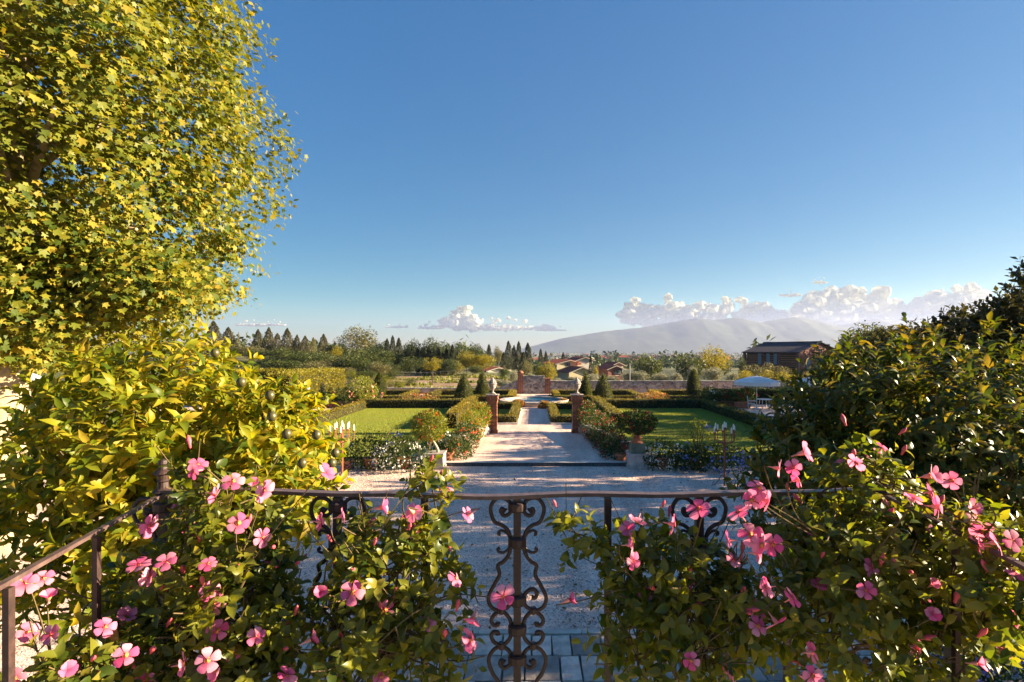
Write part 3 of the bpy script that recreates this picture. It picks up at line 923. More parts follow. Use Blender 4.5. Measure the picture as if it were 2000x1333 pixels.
# ================================================================ pedestals
M_ped = surf('pedestal stone', (.36, .29, .30), (.60, .50, .48), scale=5, bump=.5, dist=.01)
M_ped2 = surf('mossy pedestal stone', (.09, .11, .08), (.24, .24, .18), scale=6, bump=.5, dist=.01)
M_terra = surf('terracotta', (.36, .12, .06), (.55, .22, .13), scale=5, bump=.3, dist=.006, obj_var=.2)
M_pale = surf('pale painted stone', (.26, .23, .22), (.40, .36, .33), scale=5, bump=.3)
def pedestal(x, y, label, mat):
    t = thing('stone_pedestal', label, 'pedestal', (x, y, 0), 'stone pedestals beside the step')
    MB().box((0, 0, .05), (.76, .76, .10), jit=.008).build('base_slab', mat, t)
    MB().box((0, 0, .30), (.68, .68, .40), taper=.97, jit=.006).build('plinth', mat, t)
    MB().box((0, 0, .53), (.72, .72, .06), jit=.006).build('plinth_moulding', mat, t)
    if mat is M_ped: MB().box((0, 0, .73), (.56, .56, .34), taper=.86, jit=.006).build('upper_block', M_ped2, t)
    return t
pedestal(PT(1243, 0, 19.0).x, 18.85, 'stone pedestal right of the step with greenish upper block', M_ped)
pedestal(PT(852, 0, 19.0).x, 18.85, 'low stone plinth left of the step with sunlit pale edge', M_pale)

# ================================================================ terracotta troughs and pots
def trough(x, y, w, label, rz=0):
    t = thing('terracotta_trough', label, 'planter', (x, y, .05), 'terracotta troughs of roses', rz=rz)
    MB().box((0, 0, .22), (w, .5, .40), taper=1.08, jit=.006).build('trough_body', M_terra, t)
    for s in (-1, 1):
        MB().box((0, s * .25, .45), (w + .14, .07, .08), jit=.004).build('rim', M_terra, t)
        MB().box((s * (w / 2 + .035), 0, .452), (.07, .43, .08), jit=.004).build('rim', M_terra, t)
        MB().box((s * w * .32, 0, .01), (.16, .46, .05)).build('foot', M_pale, t)
    MB().box((0, 0, .435), (w - .02, .42, .05), jit=.01).build('soil', M_soil, t)
TR = [(586, 38.4, 1.9), (628, 38.2, 1.7), (668, 38.0, 1.6)]
for (px, Y, w), lab in zip(TR, ('terracotta trough nearest the yellow citrus bush under the white statue', 'middle terracotta trough of the left row of roses', 'terracotta trough by the yellow edged hedge at the left lawn corner')):
    trough((px - 1043) / 1000 * Y, Y, w, lab)
for (px, Y, w), lab in zip([(1404, 38.2, 1.0), (1424, 38.0, 1.0), (1448, 37.6, 1.1)], ('terracotta trough half hidden by dark shrubs behind the right lawn', 'red terracotta trough in the middle of the right row', 'red terracotta trough beside the white chair')):
    trough((px - 1043) / 1000 * Y, Y, w, lab)
def pot(x, y, r, h, label, z=0, group='terracotta flower pots by the gravel'):
    t = thing('terracotta_pot', label, 'flower pot', (x, y, z), group)
    MB().lathe([(r * .62, 0), (r * .95, h * .8), (r * .95, h * .82), (r * 1.08, h * .82), (r * 1.1, h), (r * .92, h), (r * .88, h * .9), (.02, h * .9)], n=18).build('pot_body', M_terra, t)
    return t
for (px, py, Y, r, h), lab in zip([(725, 0, 18.6, .27, .42), (678, 0, 18.5, .25, .36), (790, 0, 18.7, .25, .4), (1296, 0, 18.7, .27, .42), (1355, 0, 18.7, .24, .38), (1213, 0, 19.6, .22, .36), (874, 0, 19.7, .24, .42)],
        ['terracotta pot under the blue flowers left of the step', 'terracotta pot at the foot of the left candelabrum', 'terracotta pot under white roses left of the step', 'terracotta pot under white roses right of the step', 'terracotta pot under the blue flowers right of the step', 'small terracotta pot tucked behind the right pedestal', 'terracotta pot tucked behind the left pedestal']):
    pot((px - 1043) / 1000 * Y, Y, r, h, lab)
pot(PT(700, 0, 38).x, 38.6, .42, .55, 'round terracotta pot at the end of the left trough row', .05)

# ================================================================ parasols, table, chairs
M_canvas = leaf_mat('parasol canvas', [(.74, .76, .76)], (1.0, 1.0, .98), rough=.9, tmix=.3)
M_white = surf('white paint', (.60, .61, .62), (.70, .70, .70), scale=5, bump=0, rough=.5)
def parasol(x, y, label, z=.05, R=1.55):
    t = thing('white_parasol', label, 'parasol', (x, y, z), 'white fringed parasols')
    MB().tube([(0, 0, 0), (0, 0, 2.46)], .028, 8).build('pole', M_white, t)
    MB().lathe([(.3, 0), (.3, .06), (.06, .12), (.05, .3)], n=16).build('base', M_white, t)
    n = 8
    for k in range(n):
        a0 = 2 * math.pi * k / n + .2; a1 = 2 * math.pi * (k + 1) / n + .2; am = (a0 + a1) / 2
        V = []; 
        for q in range(6):
            u = q / 5
            for a, ss in ((a0, 0), (am, .05), (a1, 0)):
                r = R * u * (1 if a != am else math.cos(math.pi / n) * 1.02)
                V.append((r * math.cos(a), r * math.sin(a), 2.42 - .42 * u ** 1.5 - ss * u * (1 - u)))
        fc = []
        for q in range(5):
            for c in range(2): i = q * 3 + c; fc.append((i, i + 1, i + 4, i + 3))
        pn = MB().add(V, fc).build('canopy_panel', M_canvas, t)
        # hanging valance with cut fringe
        p0 = Vector(V[15]); p1 = Vector(V[16]); p2 = Vector(V[17])
        W = []; f2 = []
        for c in range(13):
            u = c / 12; p = p0.lerp(p1, u * 2) if u < .5 else p1.lerp(p2, u * 2 - 1)
            low = .25 + (.03 if c % 2 else -.02)
            W += [p, p + Vector((p.x * .01, p.y * .01, -low * (.0 if False else 1)))]
        for c in range(12): f2.append((2 * c, 2 * c + 2, 2 * c + 3, 2 * c + 1))
        MB().add(W, f2).build('valance', M_canvas, pn)
        MB().tube([(0, 0, 2.36), (R * .97 * math.cos(a0), R * .97 * math.sin(a0), 1.985)], .01, 5).build('rib', M_white, t)
    MB().lathe([(.04, 2.40), (.05, 2.44), (.03, 2.48), (.0, 2.54)], n=10).build('finial', M_white, t)
PPX = PT(1478, 0, 37.0)
parasol(PPX.x, 37.0, 'white fringed parasol standing clear beyond the right lawn')
parasol(PT(1592, 0, 36).x, 36.0, 'second white parasol mostly hidden by the dark citrus bush')
def chair(x, y, rz, label):
    t = thing('garden_chair', label, 'chair', (x, y, .05), 'white garden chairs', rz=rz)
    MB().box((0, 0, .45), (.46, .44, .04)).build('seat', M_white, t)
    for sx in (-1, 1):
        MB().box((sx * .21, -.2, .215), (.045, .045, .43)).build('leg', M_white, t)
        MB().bar((sx * .21, .2, 0), (sx * .21, .28, .98), .045, .045).build('leg', M_white, t)
        MB().box((sx * .25, -.02, .66), (.05, .5, .03)).build('armrest', M_white, t)
    for k in range(4): MB().box((0, .245 + .011 * k, .56 + .115 * k), (.38, .025, .07)).build('back_slat', M_white, t)
ttx = PT(1494, 0, 37).x
tb = thing('garden_table', 'white garden table under the parasol half behind leaves', 'table', (ttx, 37.1, .05))
MB().lathe([(.55, .70), (.56, .71), (.56, .74), (.0, .74)], n=24).build('table_top', M_white, tb)
for k in range(4):
    a = k * math.pi / 2 + .78
    MB().tube([(.4 * math.cos(a), .4 * math.sin(a), 0), (.32 * math.cos(a), .32 * math.sin(a), .7)], .025, 6).build('leg', M_white, tb)
chair(PT(1468, 0, 36.6).x, 36.6, math.radians(70), 'white slatted chair facing the table beside the red trough')
chair(ttx + .85, 36.7, math.radians(-60), 'white chair right of the garden table behind citrus leaves')

# ================================================================ statue
M_marble = surf('white marble', (.66, .62, .56), (.80, .77, .72), scale=8, bump=.2)
sp = PT(600, 0, 39.6)
stt = thing('garden_statue', 'white marble figure with raised arm before the clipped yellow hedge', 'statue', (sp.x, 39.6, .05))
stt.scale = (.82, .82, .82)
MB().box((0, 0, .35), (.5, .5, .7), taper=.85).build('pedestal', M_marble, stt)
sv = [((0, 0, 1.45), .13), ((0, 0, 1.62), .12), ((0, 0, 1.8), .15), ((0, 0, 1.93), .07), ((0, 0, 2.06), .095), ((-.09, 0, 1.2), .1), ((-.1, .02, .95), .075), ((-.1, 0, .72), .06), ((.08, 0, 1.2), .1), ((.1, -.06, .95), .075), ((.1, 0, .72), .06), ((-.17, 0, 1.83), .055), ((-.26, -.03, 2.0), .045), ((-.2, -.05, 2.24), .035), ((.17, 0, 1.82), .055), ((.24, -.02, 1.6), .045), ((.14, -.12, 1.48), .035)]
se = [(0, 1), (1, 2), (2, 3), (3, 4), (0, 5), (5, 6), (6, 7), (0, 8), (8, 9), (9, 10), (2, 11), (11, 12), (12, 13), (2, 14), (14, 15), (15, 16)]
me = bpy.data.meshes.new('figure'); me.from_pydata([a for a, b in sv], se, []); me.materials.append(M_marble)
fo = inst('figure', me, stt)
sk = fo.modifiers.new('skin', 'SKIN')
for v, (a, r) in zip(me.skin_vertices[0].data, sv): v.radius = (r, r)
me.skin_vertices[0].data[0].use_root = True
fo.modifiers.new('smooth', 'SUBSURF').levels = 1
MB().lathe([(.24, .72), (.2, 1.0), (.16, 1.35), (.14, 1.5)], n=12, sy=.8).build('drapery', M_marble, stt)

# ================================================================ barn
M_tile = surf('dark roof tile', (.030, .028, .042), (.085, .07, .085), scale=3, bump=.5, dist=.03, obj_var=.2)
M_barn_brick = surf('barn brick', (.13, .045, .045), (.24, .10, .08), scale=2, bump=.6, dist=.02, bscale=12)
M_barn_slat = surf('barn slat', (.20, .07, .04), (.34, .14, .07), scale=3, bump=.4, obj_var=.25)
M_dark_in = surf('barn dark inside', (.02, .015, .015), (.035, .025, .02), bump=0)
M_blue = surf('faded blue shutter', (.10, .16, .22), (.18, .26, .32), scale=4, bump=.2)
bc = Vector((44.0, 85.0, -.4))
f_ = Vector((-.5, .866, 0)).normalized(); g_ = Vector((.866, .5, 0)).normalized()
barn = thing('barn', 'long brick drying barn with slatted front and dark tiled roof', 'barn', bc, rz=math.atan2(g_.y, g_.x))
# local axes: x along gable, y along the front (away from the near corner)
WG, LF, EV, RDG = 11.4, 10.3, 4.45, 6.0
b = MB()
b.add([(.3, .3, 0), (WG, .3, 0), (WG, LF, 0), (.3, LF, 0), (.3, .3, EV), (WG, .3, EV), (WG, LF, EV), (.3, LF, EV)], [(0, 3, 7, 4), (2, 1, 5, 6), (3, 2, 6, 7), (0, 1, 5, 4)])
b.build('dark_interior', M_dark_in, barn)  # near-black box behind the slats stands in for the unlit inside
gb = MB()
gb.add([(0, 0, 0), (WG, 0, 0), (WG, 0, EV), (WG / 2, 0, RDG - .05), (0, 0, EV), (0, .28, 0), (WG, .28, 0), (WG, .28, EV), (WG / 2, .28, RDG - .05), (0, .28, EV)], [(0, 1, 2, 3, 4), (9, 8, 7, 6, 5), (0, 4, 9, 5), (1, 6, 7, 2)])
gb.build('gable_wall', M_barn_brick, barn)
xs = [0, 3.4, 6.7, LF]
for y in xs: MB().box((.0, y + .2, EV / 2), (.36, .42, EV)).build('brick_pier', M_barn_brick, barn)
MB().box((.05, LF / 2, EV - .12), (.3, LF - .05, .22)).build('wall_plate', M_barn_brick, barn)
for y in (4.1, 5.5, 7.2): MB().box((-.2, y + .1, EV - 1.25), (.06, .62, 1.9)).build('shutter', M_blue, barn)
for z in np.arange(.25, EV - .3, .36):
    for y0, y1 in zip(xs[:-1], xs[1:]):
        MB().box((.06, (y0 + y1) / 2 + .2, z), (.12, y1 - y0 - .45, .2), jit=.01).build('slat', M_barn_slat, barn)
MB().box((2.6, -.03, 1.8), (1.1, .06, 3.4)).build('blue_door', M_blue, barn)
for s in (0, 1):
    # corrugated tile slope with real ridges
    n = 44; V = []; 
    a = Vector((-.5, 0, EV - .05)) if s == 0 else Vector((WG + .5, 0, EV - .05)); c = Vector((WG / 2, 0, RDG + .12))
    for k in range(n * 2 + 1):
        y = -.5 + (LF + 1.0) * k / (n * 2); dz = .07 if k % 2 else 0
        V += [(a.x, y, a.z + dz), (a.x, y, a.z + dz - .16), (c.x, y, c.z + dz)]
    fc = []
    for k in range(n * 2):
        i = 3 * k; fc += [(i, i + 3, i + 5, i + 2), (i, i + 1, i + 4, i + 3)]
    MB().add(V, fc).build('roof_slope', M_tile, barn)
MB().tube([(WG / 2, -.5, RDG + .16), (WG / 2, LF + .5, RDG + .16)], .16, 8).build('ridge_cap', M_tile, barn)
MB().tube([(-.56, -.4, EV - .1), (-.56, LF + .4, EV - .1)], .07, 6).build('gutter', M_tile, barn)
for y in (-.2, LF + .3): MB().tube([(-.3, y, EV - .15), (-.3, y, 0)], .05, 6).build('downpipe', M_urn, barn)

# ================================================================ houses in the valley
M_plaster = surf('cream plaster', (.42, .36, .24), (.5, .43, .3), scale=1.2, bump=.15)
M_whitepl = surf('white plaster', (.36, .34, .32), (.44, .41, .39), scale=1.2, bump=.15)
M_roof = surf('red roof tile', (.20, .045, .028), (.30, .085, .05), scale=2, bump=.5, dist=.05)
M_fascia = surf('white fascia', (.30, .27, .24), (.38, .35, .31), bump=0)
M_glass = surf('window dark glass', (.02, .025, .035), (.04, .05, .06), bump=0, rough=.15, spec=.6)
def gable_house(root, x, y, w, d, base, eave, ridge, wall, tag_='wall', over=.7):
    b = MB()
    b.add([(x - w / 2, y, base), (x + w / 2, y, base), (x + w / 2, y, eave), (x, y, ridge), (x - w / 2, y, eave), (x - w / 2, y + d, base), (x + w / 2, y + d, base), (x + w / 2, y + d, eave), (x, y + d, ridge), (x - w / 2, y + d, eave)],
          [(0, 1, 2, 3, 4), (9, 8, 7, 6, 5), (1, 6, 7, 2), (0, 4, 9, 5)])
    b.build(tag_, wall, root)
    for s in (-1, 1):
        sl = (ridge - eave) / (w / 2)
        ex = x + s * (w / 2 + over); ez = eave - sl * over
        n = int(d / .5) * 2; V = []
        for k in range(n + 1):
            yy = y - over + (d + 2 * over) * k / n; dz = .08 if k % 2 else 0
            V += [(ex, yy, ez + .16 + dz), (x, yy, ridge + .16 + dz)]
        rs = MB().add(V, [(2 * k, 2 * k + 2, 2 * k + 3, 2 * k + 1)[::s] for k in range(n)]).build('roof_slope', M_roof, root)
        f = MB(); f.bar((ex, y - over - .04, ez + .03), (x, y - over - .04, ridge + .03), .08, .15, up=(0, 0, 1)); f.build('fascia', M_fascia, rs)
def window(root, x, y, z, w, h):
    fr = MB(); fr.box((x, y - .05, z), (w + .16, .08, h + .16)); o = fr.build('window', M_fascia, root)
    MB().box((x - w * .26, y - .1, z), (w * .44, .04, h)).build('pane', M_glass, o)
    MB().box((x + w * .26, y - .1, z), (w * .44, .04, h)).build('pane', M_glass, o)
h1 = thing('cream_house', 'cream gabled house with stepped red roofs beyond the garden wall', 'house', (0, 0, 0))
bx = gz(10.5, 122) - .3
gable_house(h1, (1131 - 1043) * .120, 120, 6.4, 8, bx, -.85, .35, M_plaster)
gable_house(h1, (1124 - 1043) * .127, 127, 6.6, 9, bx, 1.05, 1.85, M_plaster)
window(h1, (1121.5 - 1043) * .127, 127, .85, .9, .7)
MB().box(((1137 - 1043) * .125, 125, 1.2), (.5, .5, 1.0)).build('chimney', M_roof, h1)
def turn(h, px, Y, a):
    R = Matrix.Rotation(a, 3, 'Z'); p = Vector(((px - 1043) / 1000 * Y, Y, 0))
    h.rotation_euler = (0, 0, a); h.location = p - R @ p
turn(h1, 1130, 122, .32)
h2 = thing('brick_balcony_house', 'house with dark balcony and low red roof right of the cream house', 'house', (0, 0, 0))
b2 = gz(21, 135) - .3
gable_house(h2, (1199 - 1043) * .135, 135, 4.2, 7, b2, -.55, .25, M_barn_brick)
gable_house(h2, (1216 - 1043) * .14, 140, 3.2, 6, b2, .3, 1.0, M_whitepl)
MB().box(((1206 - 1043) * .134, 134.3, -2.3), (2.6, .9, .14)).build('balcony_slab', M_fascia, h2)
MB().box(((1206 - 1043) * .134, 134.9, -1.3), (2.4, .16, 1.3)).build('balcony_opening', M_glass, h2)
window(h2, (1207 - 1043) * .1345, 134.88, -1.35, .5, .7)
turn(h2, 1206, 136, .3)
h3 = thing('far_pink_house', 'far house with faded pink tiled roof behind the cream house', 'house', (0, 0, 0))
gable_house(h3, (1138 - 1043) * .155, 155, 5.4, 8, gz(14, 155) - .3, 1.3, 2.2, M_whitepl)
turn(h3, 1138, 157, .3)
h4 = thing('pale_farm_shed', 'pale farm shed glimpsed behind yellow trees at the field edge', 'shed', (0, 0, 0))
gable_house(h4, (967 - 1043) * .105, 105, 4.2, 5, gz(-8, 105) - .3, .2, .75, M_whitepl)
MB().tube([(0, 0, 0), (0, 0, 3.3)], .06, 6)
pl = PT(1230, 0, 58)
tag(MB().tube([(0, 0, 0), (0, 0, 3.0)], [.07, .05], 7).build('wooden_post', M_pale, None, (pl.x, 58, gz(pl.x, 58))), 'slim pale post rising among the olives behind the stone wall', 'post')
turn(h4, 967, 106, .5)
# garden lantern by the plane tree
lp = PT(64, 0, 21)
lt = thing('garden_lantern', 'white capped lantern on a post behind the plane tree trunk', 'lantern', (lp.x, 21, 0))
MB().tube([(0, 0, 0), (0, 0, 2.7)], .05, 8).build('post', M_iron, lt)
MB().box((0, 0, 2.9), (.3, .3, .36), taper=1.2).build('glass_box', M_glass, lt)
MB().lathe([(.3, 0), (.26, .12), (.1, .22), (0.01, .26)], (0, 0, 3.1), 12).build('white_cap', M_white, lt)
# ================================================================ leaf materials
G_plane = leaf_mat('plane leaf', [(.035, .065, .012), (.075, .11, .014), (.14, .16, .018), (.23, .215, .022), (.32, .23, .03)], (1.9, 1.75, .5), rough=.5, tmix=.33, patch=(.16, .165, .018), pscale=.5, spec=.25)
G_citrus = leaf_mat('citrus leaf sunlit', [(.06, .10, .008), (.15, .18, .012), (.24, .25, .014), (.33, .29, .02), (.40, .29, .03)], (1.9, 1.7, .35), rough=.42, tmix=.46, spec=.25)  # citrus leaf in full sun, brightness put into the colour
G_citrus_d = leaf_mat('citrus leaf shaded', [(.032, .056, .010), (.058, .085, .012), (.092, .112, .016), (.135, .13, .022), (.19, .14, .03)], (1.7, 1.5, .4), rough=.4, tmix=.36, spec=.35)  # same citrus leaf for the shaded tree, shade put into the colour
G_mand = leaf_mat('mandevilla leaf', [(.030, .055, .008), (.055, .085, .010), (.095, .12, .013), (.16, .17, .018), (.24, .20, .028)], (1.9, 1.8, .4), rough=.36, tmix=.42, spec=.42, patch=(.20, .20, .02), pscale=5.0)
G_box = leaf_mat('box leaf', [(.045, .055, .012), (.085, .09, .015), (.15, .135, .02), (.20, .16, .025)], (1.7, 1.5, .5), tmix=.4, patch=(.17, .13, .03), pscale=.7)
G_box_lit = leaf_mat('sunlit box leaf', [(.12, .11, .015), (.2, .17, .02), (.28, .21, .03)], (1.7, 1.4, .4), tmix=.4)  # box leaf where sun strikes the hedge, sunlight put into the colour
G_cone = leaf_mat('yew leaf', [(.02, .035, .01), (.045, .06, .012), (.09, .10, .014), (.13, .125, .016)], (1.7, 1.6, .5), tmix=.35)
G_shrub = leaf_mat('shrub leaf', [(.015, .035, .008), (.03, .055, .010), (.05, .075, .014), (.08, .09, .018)], (1.5, 1.6, .5), tmix=.35)
G_shrub_l = leaf_mat('light shrub leaf', [(.09, .11, .012), (.16, .18, .018), (.23, .22, .03)], (1.7, 1.6, .5), tmix=.42)
G_orange = leaf_mat('orange shrub leaf', [(.20, .11, .03), (.30, .18, .05), (.36, .26, .08), (.28, .10, .05)], (1.4, 1.2, .6), tmix=.4)
G_conif = leaf_mat('sequoia leaf', [(.030, .032, .016), (.055, .052, .022), (.085, .075, .03), (.11, .09, .04)], (1.3, 1.2, .6), tmix=.25)
G_cyp = leaf_mat('cypress leaf', [(.016, .024, .012), (.03, .038, .016), (.05, .055, .022)], (1.3, 1.3, .6), tmix=.25)
G_broad = leaf_mat('broad leaf', [(.022, .042, .009), (.045, .068, .013), (.08, .098, .018), (.13, .13, .026)], (1.5, 1.4, .5), tmix=.28)
G_poplar = leaf_mat('poplar leaf', [(.022, .038, .011), (.042, .062, .016), (.075, .088, .022)], (1.4, 1.4, .6), tmix=.26)
G_yellow = leaf_mat('yellow tree leaf', [(.13, .13, .012), (.20, .18, .016), (.27, .22, .02)], (1.7, 1.5, .4), tmix=.42)
G_pale = leaf_mat('pale tree leaf', [(.085, .09, .035), (.14, .135, .05), (.22, .19, .08)], (1.3, 1.2, .7), tmix=.32)
G_olive = leaf_mat('olive leaf', [(.10, .12, .08), (.18, .19, .13), (.30, .28, .20), (.38, .34, .24)], (1.1, 1.1, .9), tmix=.3)
G_bark = surf('plane bark', (.15, .12, .08), (.46, .37, .25), scale=3.5, rough=.9, bump=.35, dist=.02, c3=(.33, .28, .18), detail=2, bscale=12)
G_bark_d = surf('dark bark', (.06, .045, .03), (.14, .10, .07), scale=6, rough=.95, bump=.5)
G_twig = surf('green twig', (.07, .06, .02), (.16, .10, .05), scale=10, bump=.2)
G_core = surf('inner twigs', (.012, .016, .006), (.03, .032, .012), scale=6, bump=.5)

# ================================================================ near plants: plane tree
def in_blob(n, c, r, lo=.5, hi=1.0, r_=rng):
    d = unit(n, r_); q = (r_.random((n, 1)) * (hi ** 3 - lo ** 3) + lo ** 3) ** (1 / 3)
    return np.array(c) + d * q * np.array(r), d

plane = thing('plane_tree', 'huge plane tree with yellow-green lobed leaves and pale mottled trunk', 'tree', (-11.6, 11.2, 0))
po = np.array(plane.location)
tb_ = MB()
tr = spline([(0, 0, -.1), (-.02, 0, 2), (.1, 0, 4.2), (.25, .1, 6.2), (.3, .1, 8.5), (.1, .2, 11), (.2, .3, 14)], 6)
tb_.tube(tr, [.50 - .36 * i / (len(tr) - 1) + (.12 if i == 0 else 0) for i in range(len(tr))], 18)
tb_.build('trunk', G_bark, plane, smooth=True)
limb_ends = []
for k in range(24):
    t0 = random.uniform(.46, .95); i = int(t0 * (len(tr) - 1)); a = tr[i]
    an = random.uniform(0, 6.283) if k > 8 else random.uniform(-1.9, .7)
    L = random.uniform(2.4, 4.3) * (1 - .4 * max(0, t0 - .6))
    e = a + Vector((math.cos(an) * L, math.sin(an) * L, random.uniform(.4, 2.6)))
    m1 = a.lerp(e, .5) + Vector((random.uniform(-.3, .3), random.uniform(-.3, .3), random.uniform(.1, .6)))
    P = spline([a, m1, e], 6)
    r0 = .17 * (1.15 - t0)
    MB().tube(P, [r0 * (1 - .8 * j / (len(P) - 1)) + .012 for j in range(len(P))], 7).build('limb', G_bark, plane, smooth=True)
    limb_ends.append(e)
# leaf sprays: dense outer shell in lumps
C = np.array([-13.0, 11.8, 9.7]); R = np.array([6.3, 6.2, 6.7])
nC = 8400
d = unit(nC)
q = np.where(rng.random(nC) < .78, rng.uniform(.80, 1.02, nC), rng.uniform(.35, .8, nC))
lump = 1 + .05 * noise3(d, 4.2, 2) + .06 * noise3(d, 9, 5)
P = C + d * (q * lump)[:, None] * R
gap = noise3(P, .85, 7) + .5 * noise3(P, 2.0, 9)
keep = ((gap > np.where(d[:, 0] > .45, -.40, -.10)) | (q < .74)) & (P[:, 2] > 4.0)
# keep the low skirt only on the trunk side
keep &= (d[:, 1] < .25) | (rng.random(len(d)) < .25)
keep &= ~((P[:, 2] < 5.2) & (P[:, 0] > -9.6 + (P[:, 2] - 3.7) * 1.0))
P = P[keep]; d = d[keep]
# hanging low sprays before the trunk
h1_, d1_ = in_blob(150, (-10.2, 9.6, 5.1), (1.7, 1.2, .95), .1, 1)
h2_, d2_ = in_blob(170, (-8.6, 10.6, 5.75), (2.0, 1.5, .75), .1, 1)
hang = np.concatenate([h1_, h2_]); hd = np.concatenate([d1_, d2_])
P = np.concatenate([P, hang]); d = np.concatenate([d, hd * .4 + np.array([.2, -.6, 0])])
per = 28
PP = np.repeat(P, per, 0) + rng.normal(0, .21, (len(P) * per, 3)) * np.array([1, 1, .75])
dd = np.repeat(d, per, 0)
Dd = dd * .5 + rng.normal(0, .6, PP.shape); Dd[:, 2] -= .55
Nn = dd * .6 + rng.normal(0, .35, PP.shape); Nn[:, 2] += .8
ss = rng.uniform(.072, .162, len(PP))
leafy(plane, PP, Dd, Nn, ss, T_PLANE, G_plane, bulk_t=T_PLANE_S)

# ================================================================ citrus trees
def citrus(name, label, base, blobs, mat, per=9, size=(.10, .165), twig_n=70, fruit=()):
    t = thing(name, label, 'citrus tree', base)
    o = np.array(base)
    tb = MB(); tops = [Vector(b[0]) - Vector(base) for b in blobs]
    main = tops[0]
    P = spline([(0, 0, 0), (.03, .02, main.z * .3), (main.x * .3, main.y * .3, main.z * .6)], 6)
    tb.tube(P, [.075 - .03 * i / (len(P) - 1) for i in range(len(P))], 9)
    tb.build('trunk', G_bark_d, t, smooth=True)
    Bs = []; Ds = []
    for c, r, n in blobs:
        b, dd = in_blob(n, c, r, .30, .98)
        lump = 1 + .10 * noise3(dd, 4, len(Bs)) + .07 * noise3(dd, 9, 3 + len(Bs))
        b = np.array(c) + (b - np.array(c)) * lump[:, None]
        keep = noise3(b, 3.2, 4) + .4 * noise3(b, 7, 6) > -.62
        Bs.append(b[keep]); Ds.append((dd + rng.normal(0, .35, dd.shape) + np.array([0, 0, .55]))[keep])
    B = np.concatenate(Bs); D = np.concatenate(Ds)
    low = B[:, 2] > .4
    B = B[low]; D = D[low]
    P_, D_, N_, s_ = shoots(B, D, rng.uniform(.16, .34, len(B)), per, .8, size, .12)
    leafy(t, P_, D_, N_, s_, T_LONG, mat, bulk_t=T_LONG_S)
    # limbs to the shoots
    fork = P[-1]
    idx = rng.choice(len(B), min(twig_n, len(B)), replace=False)
    br = MB()
    for j in idx:
        e = Vector(B[j] - o); m1 = fork.lerp(e, .5) + Vector((random.uniform(-.15, .15), random.uniform(-.15, .15), random.uniform(-.2, .1)))
        Q = spline([fork.lerp(main, random.uniform(0, .3)), m1, e], 5)
        br.tube(Q, [.024 * (1 - .75 * i / (len(Q) - 1)) for i in range(len(Q))], 5, caps=False)
    br.build('branch', G_bark_d, t, kind='stuff')
    for c in fruit:
        MB().ball((0, 0, 0), (.034, .034, .038), 12, 9).build('fruit', M_fruit, t, Vector(c) - Vector(base), smooth=True)
    return t
M_fruit = surf('green citrus fruit', (.045, .045, .012), (.09, .075, .025), scale=30, bump=.3, dist=.002, rough=.4, spec=.5)
L1 = PT(340, 868, 4.9)
fr = [PT(*a) for a in [(471, 747, 3.85), (527, 773, 3.8), (531, 814, 3.75), (560, 848, 3.75), (618, 850, 3.9), (590, 905, 3.8), (700 - 45, 885, 4.1), (420, 690, 4.2), (648, 905, 4.0)]]
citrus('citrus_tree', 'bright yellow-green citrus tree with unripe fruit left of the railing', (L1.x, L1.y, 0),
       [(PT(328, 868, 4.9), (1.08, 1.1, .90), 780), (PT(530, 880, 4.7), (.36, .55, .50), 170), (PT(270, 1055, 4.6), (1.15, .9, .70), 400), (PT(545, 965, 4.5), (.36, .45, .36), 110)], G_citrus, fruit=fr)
R1 = PT(1850, 850, 4.9)
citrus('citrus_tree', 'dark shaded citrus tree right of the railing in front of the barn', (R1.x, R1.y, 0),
       [(PT(1890, 860, 4.9), (1.45, 1.2, .98), 1050), (PT(1690, 865, 4.7), (.62, .7, .80), 430), (PT(1720, 1010, 4.5), (1.05, .85, .7), 480), (PT(1570, 910, 4.6), (.36, .45, .42), 110), (PT(1960, 1010, 4.5), (.8, .8, .8), 240)], G_citrus_d, per=9, size=(.085, .135))

